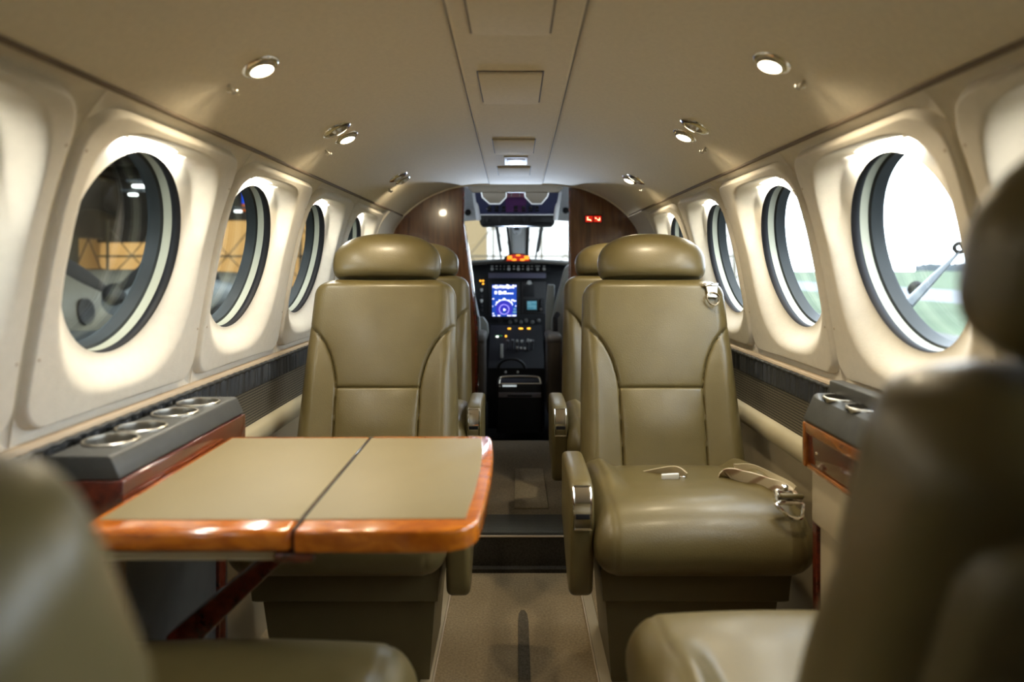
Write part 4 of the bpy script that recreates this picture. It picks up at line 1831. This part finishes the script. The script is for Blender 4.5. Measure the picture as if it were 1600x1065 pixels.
for k, (x, y) in enumerate(((793, 536), (801, 535), (808, 538), (816, 536), (824, 538), (832, 536))):
    bm = BM()
    q = pd(x, y + 10)
    tip = P(x, y - 3, 4.06)
    tube(bm, [q, q.lerp(tip, .8), tip], [.006, .005, .008], 8)
    box(bm, tip, (.018, .022, .018), .006)
    obj('power_lever', bm, pm('lever_gray', (.08, .08, .085), .35) if k == 0 else MATS['lever_gray'], t)
for (x, y) in ((808, 532), (815, 533), (825, 531), (829, 532), (808, 543), (814, 543.5), (820, 544)):
    bm = BM()
    box(bm, P(x, y, 4.03), (.012, .006, .014), .002)
    obj('lever_tag', bm, mark, t)
bm = BM()
box(bm, P(784, 548, 4.02), (.016, .02, .08), .003)
obj('trim_scale', bm, mark, t)
bm = BM()
cc = pd(799, 575, .0)
pts = [cc + Vector((.075 * math.cos(a), -.02, .055 * math.sin(a))) for a in [pi * i / 20 for i in range(21)]]
tube(bm, pts, .008, 8)
obj('trim_wheel', bm, panelm, t)
for px in (790, 809):
    bm = BM()
    lathe(bm, [(0, .01), (.006, .008), (.007, 0)], P(px, 581, 3.9), (0, -1, .2), 12)
    obj('stud', bm, mark, t)

# step box with grab rail at the cockpit entrance
t = thing('entrance_box', 'black box with chrome grab rail and white label at the cockpit entrance', 'equipment box', (.02, 3.62, .104))
bm = BM()
a, b = P(776, 600, 3.60), P(848, 628, 3.60)
box(bm, ((a.x + b.x) / 2, 3.70, (a.z + .104) / 2), (b.x - a.x, .20, a.z - .104), .008)
obj('body', bm, cockdark, t)
bm = BM()
pts = [P(780, 600, 3.62), P(781, 593, 3.63), P(785, 588.6, 3.64), P(812, 587.4, 3.64), P(839, 588.6, 3.64), P(844, 593, 3.63), P(845, 600, 3.62)]
tube(bm, catmull(pts, 4), .0055, 8)
tube(bm, [P(780, 599, 3.60), P(845, 599, 3.60)], .003, 8)
obj('grab_rail', bm, steel, t)
bm = BM()
box(bm, P(796, 602.6, 3.595), (.072, .004, .0095), .001)
obj('label_strip', bm, pm('label_white', (.75, .82, .85), .5, emis=(.7, .8, .85), estr=.35), t)
bm = BM()
lathe(bm, [(0, .004), (.005, .003), (.005, 0)], P(781, 603, 3.598), (0, -1, 0), 12)
obj('label_stud', bm, mark, t)
bm = BM()
a, b = P(779, 613.5, 3.59), P(846, 621.5, 3.59)
box(bm, ((a.x + b.x) / 2, 3.598, (a.z + b.z) / 2), (b.x - a.x, .01, a.z - b.z), .002)
vp = obj('vent_plate', bm, pm('plate_gray', (.10, .09, .10), .5), t)
bm = BM()
a, b = P(793, 617, 3.585), P(831, 619.6, 3.585)
box(bm, ((a.x + b.x) / 2, 3.5915, (a.z + b.z) / 2), (b.x - a.x, .004, a.z - b.z), .001)
obj('vent_slot', bm, black, vp)

# cockpit seats
for s, lab in ((-1, 'grey pilot seat edge beyond the wood partition on the table side'), (1, 'grey copilot seat edge beyond the partition with the red sign')):
    t = thing('cockpit_seat', lab, 'pilot seat', (s * .36, 3.85, .05), 'cockpit seats')
    e = [(s * .55, .0), (s * .30, .02), (s * .262, -.01), (s * .215, -.18), (s * .19, -.30), (s * .185, -.50), (s * .55, -.50)]
    bm = BM()
    prism(bm, e, (1, 0, 0), (0, 0, 1), (0, 1, 0), (0, 3.72, H), .10, .012)
    obj('backrest', bm, seatgray, t)
    bm = BM()
    e2 = [(s * .21, -.10), (s * .172, -.10), (s * .160, -.22), (s * .160, -.36), (s * .178, -.42), (s * .21, -.42)]
    if s < 0:
        e2 = [(-.215, -.275), (-.175, -.275), (-.150, -.31), (-.145, -.36), (-.165, -.42), (-.215, -.42)]
    prism(bm, e2, (1, 0, 0), (0, 0, 1), (0, 1, 0), (0, 3.80, H), .03, .008)
    obj('side_bolster', bm, seatgray, t)
    bm = BM()
    box(bm, (s * .195, 3.66, H - .55), (.075, .26, .40), .02)
    obj('side_skirt', bm, seatbrown, t)
    bm = BM()
    box(bm, (s * .193, 3.66, H - .365), (.080, .28, .045), .02)
    obj('armrest', bm, pm('armrest_dim', (.10, .095, .09), .6) if s < 0 else MATS['armrest_dim'], t)
    bm = BM()
    box(bm, (s * .40, 3.90, .42), (.38, .40, .12), .04)
    obj('cushion', bm, seatgray, t)
    bm = BM()
    box(bm, (s * .40, 3.90, .2), (.30, .30, .30), .01)
    obj('base', bm, cockdark, t)
    bm = BM()
    tube(bm, [(s * .205, 3.66, H - .34), (s * .205, 3.66, H - .27), (s * .22, 3.68, H - .25)], .014, 8)
    obj('recline_lever', bm, black, t)

# ------------------------------------------------------------------ outside
GZ = -1.25


def quad(bm, a, b, c, d):
    bm.faces.new([bm.verts.new(p) for p in (a, b, c, d)])


bm = BM()
quad(bm, (-60, -40, GZ), (14, -40, GZ), (14, 70, GZ), (-60, 70, GZ))
o = struct('ground_apron', bm, concrete, smooth=False)
bm = BM()
quad(bm, (14, -40, GZ), (26, -40, GZ), (26, 120, GZ), (14, 120, GZ))
quad(bm, (40, -40, GZ), (200, -40, GZ), (200, 300, GZ), (40, 300, GZ))
struct('ground_grass', bm, grassm, smooth=False)
bm = BM()
quad(bm, (26, -40, GZ), (40, -40, GZ), (40, 300, GZ), (26, 300, GZ))
struct('ground_taxiway', bm, pm('taxiway', (.10, .105, .11), .9, spec=.05), smooth=False)
# hangar
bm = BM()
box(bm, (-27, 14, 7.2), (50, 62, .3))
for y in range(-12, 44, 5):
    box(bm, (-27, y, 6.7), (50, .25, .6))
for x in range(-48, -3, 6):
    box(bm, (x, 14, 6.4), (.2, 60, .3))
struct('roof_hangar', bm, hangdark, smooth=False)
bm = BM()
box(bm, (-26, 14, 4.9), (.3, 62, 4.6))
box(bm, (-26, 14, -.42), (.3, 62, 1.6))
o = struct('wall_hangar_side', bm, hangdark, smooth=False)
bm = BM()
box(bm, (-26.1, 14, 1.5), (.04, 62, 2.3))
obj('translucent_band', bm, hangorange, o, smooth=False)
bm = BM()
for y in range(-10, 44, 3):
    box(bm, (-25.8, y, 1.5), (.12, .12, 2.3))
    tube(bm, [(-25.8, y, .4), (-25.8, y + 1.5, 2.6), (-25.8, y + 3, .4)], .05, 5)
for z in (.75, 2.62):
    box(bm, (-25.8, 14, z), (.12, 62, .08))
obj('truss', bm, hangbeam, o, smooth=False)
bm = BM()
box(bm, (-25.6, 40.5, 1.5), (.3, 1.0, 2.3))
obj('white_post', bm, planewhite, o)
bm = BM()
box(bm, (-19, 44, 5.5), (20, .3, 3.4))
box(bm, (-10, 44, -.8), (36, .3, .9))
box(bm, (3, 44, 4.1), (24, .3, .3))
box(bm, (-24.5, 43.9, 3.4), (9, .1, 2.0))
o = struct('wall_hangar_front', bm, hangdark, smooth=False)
bm = BM()
box(bm, (-4.2, 44.1, 1.8), (4.8, .04, 4.4))
obj('translucent_panel_cream', bm, hangcream, o, smooth=False)
bm = BM()
box(bm, (-17.6, 44.1, 1.8), (22, .04, 4.4))
obj('translucent_panel_peach', bm, hangorange, o, smooth=False)
bm = BM()
box(bm, (6.4, 44.1, 1.8), (16.4, .04, 4.4))
obj('translucent_panel_white', bm, hangwhite, o, smooth=False)
bm = BM()
for x in range(-26, 14, 3):
    box(bm, (x + .6, 43.8, 1.7), (.14, .1, 4.2))
    tube(bm, [(x + .6, 43.8, .1), (x + 2.1, 43.8, 1.6), (x + 3.6, 43.8, .1)], .05, 5)
    tube(bm, [(x + .6, 43.8, 3.4), (x + 2.1, 43.8, 1.6), (x + 3.6, 43.8, 3.4)], .05, 5)
box(bm, (-6, 43.8, 1.55), (40, .1, .12))
obj('truss', bm, pm('front_truss', (.12, .10, .07), .9, spec=.1), o, smooth=False)
# hangar lamps
for (px, py, Y, lab) in ((222, 291, 14, 'bright hangar lamp seen through the window above the table'), (208, 304, 17, 'smaller hangar lamp just under the bright one in the table window'),
                         (372, 330, 20, 'white hangar lamp seen through the second window from the table')):
    c = P(px, py, Y)
    t = thing('hangar_lamp', lab, 'hangar lamp', tuple(c), 'hangar lamps outside')
    bm = BM()
    box(bm, c, (.34 if Y == 14 else .18, .15, .06), .02)
    obj('tube_cover', bm, hanglamp, t)
    bm = BM()
    box(bm, c + Vector((0, 0, .10)), (.55, .2, .06), .02)
    obj('housing', bm, planegray, t)
# banner
c = P(402, 313, 24)
t = thing('hangar_banner', 'blue and orange banner hanging in the hangar, seen through a window', 'banner', tuple(c))
bm = BM()
quad(bm, P(378, 296, 24), P(426, 296, 24), P(426, 318, 24), P(378, 318, 24))
bmesh.ops.solidify(bm, geom=list(bm.faces), thickness=.03)
obj('blue_field', bm, banblue, t, smooth=False)
bm = BM()
quad(bm, P(378, 318.2, 24), P(426, 318.2, 24), P(426, 330, 24), P(378, 330, 24))
bmesh.ops.solidify(bm, geom=list(bm.faces), thickness=.03)
obj('orange_band', bm, banorange, t, smooth=False)


def propeller(root, c, n, R, mat, angs, name='blade', spin=.25):
    """Hub spinner and separate blades around axis n at c."""
    bm = BM()
    lathe(bm, [(0, spin * 1.4), (spin * .45, spin * 1.05), (spin * .8, spin * .45), (spin, -.05), (spin, -.25)], c, n, 24)
    obj('spinner', bm, mat, root)
    M = frame_from(n)
    for a in angs:
        d = M @ Vector((math.cos(a), math.sin(a), 0))
        e = Vector(n).normalized().cross(d)
        loops = []
        for i in range(13):
            f = i / 12
            r = spin * .7 + (R - spin * .7) * f
            w = R * (.055 + .05 * math.sin(pi * min(1, f * 1.05)) ** .8) * (1 if f < .93 else .62)
            th = .035 * R * (1 - .8 * f)
            tw = lerp(.9, .35, f)
            wd = e * math.cos(tw) + Vector(n).normalized() * math.sin(tw)
            td = d.cross(wd)
            p = Vector(c) + d * r
            loops.append([p + wd * w * math.cos(2 * pi * k / 12) + td * th * math.sin(2 * pi * k / 12) for k in range(12)])
        bm = BM()
        loft(bm, loops)
        obj(name, bm, mat, root)


# parked aeroplane in the hangar
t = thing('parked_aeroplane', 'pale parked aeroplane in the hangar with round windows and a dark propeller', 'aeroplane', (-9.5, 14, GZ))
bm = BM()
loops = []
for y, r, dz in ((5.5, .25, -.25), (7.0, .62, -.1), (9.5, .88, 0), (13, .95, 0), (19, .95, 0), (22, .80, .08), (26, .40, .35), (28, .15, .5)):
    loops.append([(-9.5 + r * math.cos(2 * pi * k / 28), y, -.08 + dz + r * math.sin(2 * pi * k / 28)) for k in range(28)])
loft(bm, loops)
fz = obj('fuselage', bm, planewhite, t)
for y in (10.6, 12.3, 14.0, 15.7, 17.4):
    bm = BM()
    lathe(bm, [(0, .02), (.20, .02), (.23, .03), (.27, .02), (.27, -.05)], (-8.545, y, .05), (1, 0, .12), 28)
    wv = obj('cabin_window', bm, propblack, fz)
bm = BM()
loft(bm, [[(-8.8, 11.2, -.30), (-8.8, 13.6, -.30), (-8.8, 13.6, -.42), (-8.8, 11.2, -.42)], [(-4.2, 11.6, -.18), (-4.2, 13.1, -.18), (-4.2, 13.1, -.24), (-4.2, 11.6, -.24)]])
obj('wing', bm, planegray, t)
bm = BM()
loops = []
for y, r in ((10.1, .20), (10.4, .30), (11.2, .36), (12.5, .36), (14.0, .18)):
    loops.append([(-5.75 + r * math.cos(2 * pi * k / 20), y, .45 + r * math.sin(2 * pi * k / 20)) for k in range(20)])
loft(bm, loops)
obj('engine_nacelle', bm, planegray, t)
propeller(t, (-5.75, 10.05, .55), (.25, -1, 0), 1.05, propblack, [math.radians(a) for a in (145, 325, 40)], spin=.16)
bm = BM()
box(bm, (-9.5, 14, -.85), (.3, .3, .75), .08)
box(bm, (-5.75, 12, -.60), (.2, .3, 1.28), .08)
obj('landing_gear', bm, propblack, t)
t = thing('parked_aeroplane', 'second parked aeroplane further off, dark upright propeller against the orange wall', 'aeroplane', (-8.2, 20, GZ))
bm = BM()
loops = []
for y, r in ((17.4, .25), (18.2, .45), (20, .55), (23, .5), (26, .2)):
    loops.append([(-7.4 + r * math.cos(2 * pi * k / 20), y, -.35 + r * math.sin(2 * pi * k / 20)) for k in range(20)])
loft(bm, loops)
obj('fuselage', bm, planegray, t)
propeller(t, (-7.4, 17.3, -.2), (.1, -1, 0), 1.0, propblack, [math.radians(a) for a in (88, 208, 328)], spin=.2)
bm = BM()
box(bm, (-7.4, 20, -.95), (.3, .3, .62), .08)
obj('landing_gear', bm, propblack, t)

# own wing, nacelle and propeller on the bright side
t = thing('wing_engine', 'grey wing and engine cowling low outside the brightest round window', 'aircraft engine', (2.75, 3.2, GZ))
bm = BM()
loft(bm, [[(.95, 1.2, -.05), (.95, 3.1, -.05), (.95, 3.1, -.25), (.95, 1.2, -.25)], [(8, 1.7, .25), (8, 2.8, .25), (8, 2.8, .15), (8, 1.7, .15)]])
obj('wing', bm, planegray, t)
bm = BM()
loops = []
for y, r in ((.6, .22), (1.6, .34), (3.0, .36), (3.9, .30), (4.25, .22), (4.4, .16)):
    loops.append([(2.62 + r * math.cos(2 * pi * k / 28), y, .30 + (r - .36) * .4 + r * math.sin(2 * pi * k / 28)) for k in range(28)])
loft(bm, loops)
obj('engine_nacelle', bm, planegray, t)
bm = BM()
box(bm, (2.75, 2.6, -.70), (.25, .4, 1.1), .1)
obj('landing_gear', bm, propblack, t)

st = thing('slanted_strut', 'slanted grey strut with a dark clamp outside the brightest round window', 'strut', tuple(P(1530, 360, 4.6)))
bm = BM()
a, b = P(1418, 476, 4.6), P(1498, 394, 4.6)
tube(bm, [a, a.lerp(b, .5), b], [.052, .036, .014], 12, flat=.6)
obj('strut', bm, propgray, st)
bm = BM()
tube(bm, [P(1500 + 9 * math.cos(k * pi / 8), 387 + 7 * math.sin(k * pi / 8), 4.6) for k in range(16)], .014, 8, closed=True)
obj('clamp', bm, propblack, st)
bm = BM()
tube(bm, [P(1504, 384, 4.62), P(1560, 360, 4.62), P(1562, 360, 4.62) - Vector((0, 0, 2.42))], .03, 8)
obj('post', bm, propblack, st)
bm = BM()
lathe(bm, [(0, .06), (.04, .045), (.06, 0), (.04, -.045), (0, -.06)], P(1432, 452, 4.9), (0, -1, 0), 20)
obj('hub', bm, propblack, st)

# distant hazy trees beyond the field
bm = BM()
rr = random.Random(5)
loops = []
for i in range(120):
    y = -20 + 320 * i / 119
    h = 2.0 + rr.random() * 1.4
    loops.append([(170, y, GZ), (170, y, GZ + h), (176, y, GZ + h * .9), (176, y, GZ)])
loft(bm, loops)
o = obj('treeline', bm, hazem)
o['kind'] = 'stuff'
tag(o, 'hazy distant tree line beyond the airfield grass', 'trees')

# ------------------------------------------------------------------ world, camera, render look
w = bpy.data.worlds.new('sky')
sc.world = w
w.use_nodes = True
w.node_tree.nodes['Background'].inputs['Color'].default_value = (.80, .91, 1.0, 1)
w.node_tree.nodes['Background'].inputs['Strength'].default_value = 9.0

cam = bpy.data.cameras.new('camera')
cam.sensor_width = 36
cam.sensor_fit = 'HORIZONTAL'
cam.lens = F / 1600 * 36
cam.shift_x = -(CX - 800) / 1600
cam.shift_y = -(532.5 - CY) / 1600
cam.clip_start = .02
cam.clip_end = 600
cam.dof.use_dof = True
cam.dof.focus_distance = 2.0
cam.dof.aperture_fstop = 2.4
co = link(bpy.data.objects.new('camera', cam))
co.location = (0, 0, H)
co.rotation_euler = (pi / 2, 0, 0)
sc.camera = co

vs = sc.view_settings
vs.view_transform = 'Standard'
vs.look = 'None'
vs.gamma = 1
vs.exposure = .46
vs.use_curve_mapping = False
sc.cycles.max_bounces = 8
sc.cycles.diffuse_bounces = 5
sc.cycles.transparent_max_bounces = 8
sc.cycles.caustics_reflective = False
sc.cycles.caustics_refractive = False
sc.cycles.sample_clamp_indirect = 6
sc.cycles.use_denoising = True
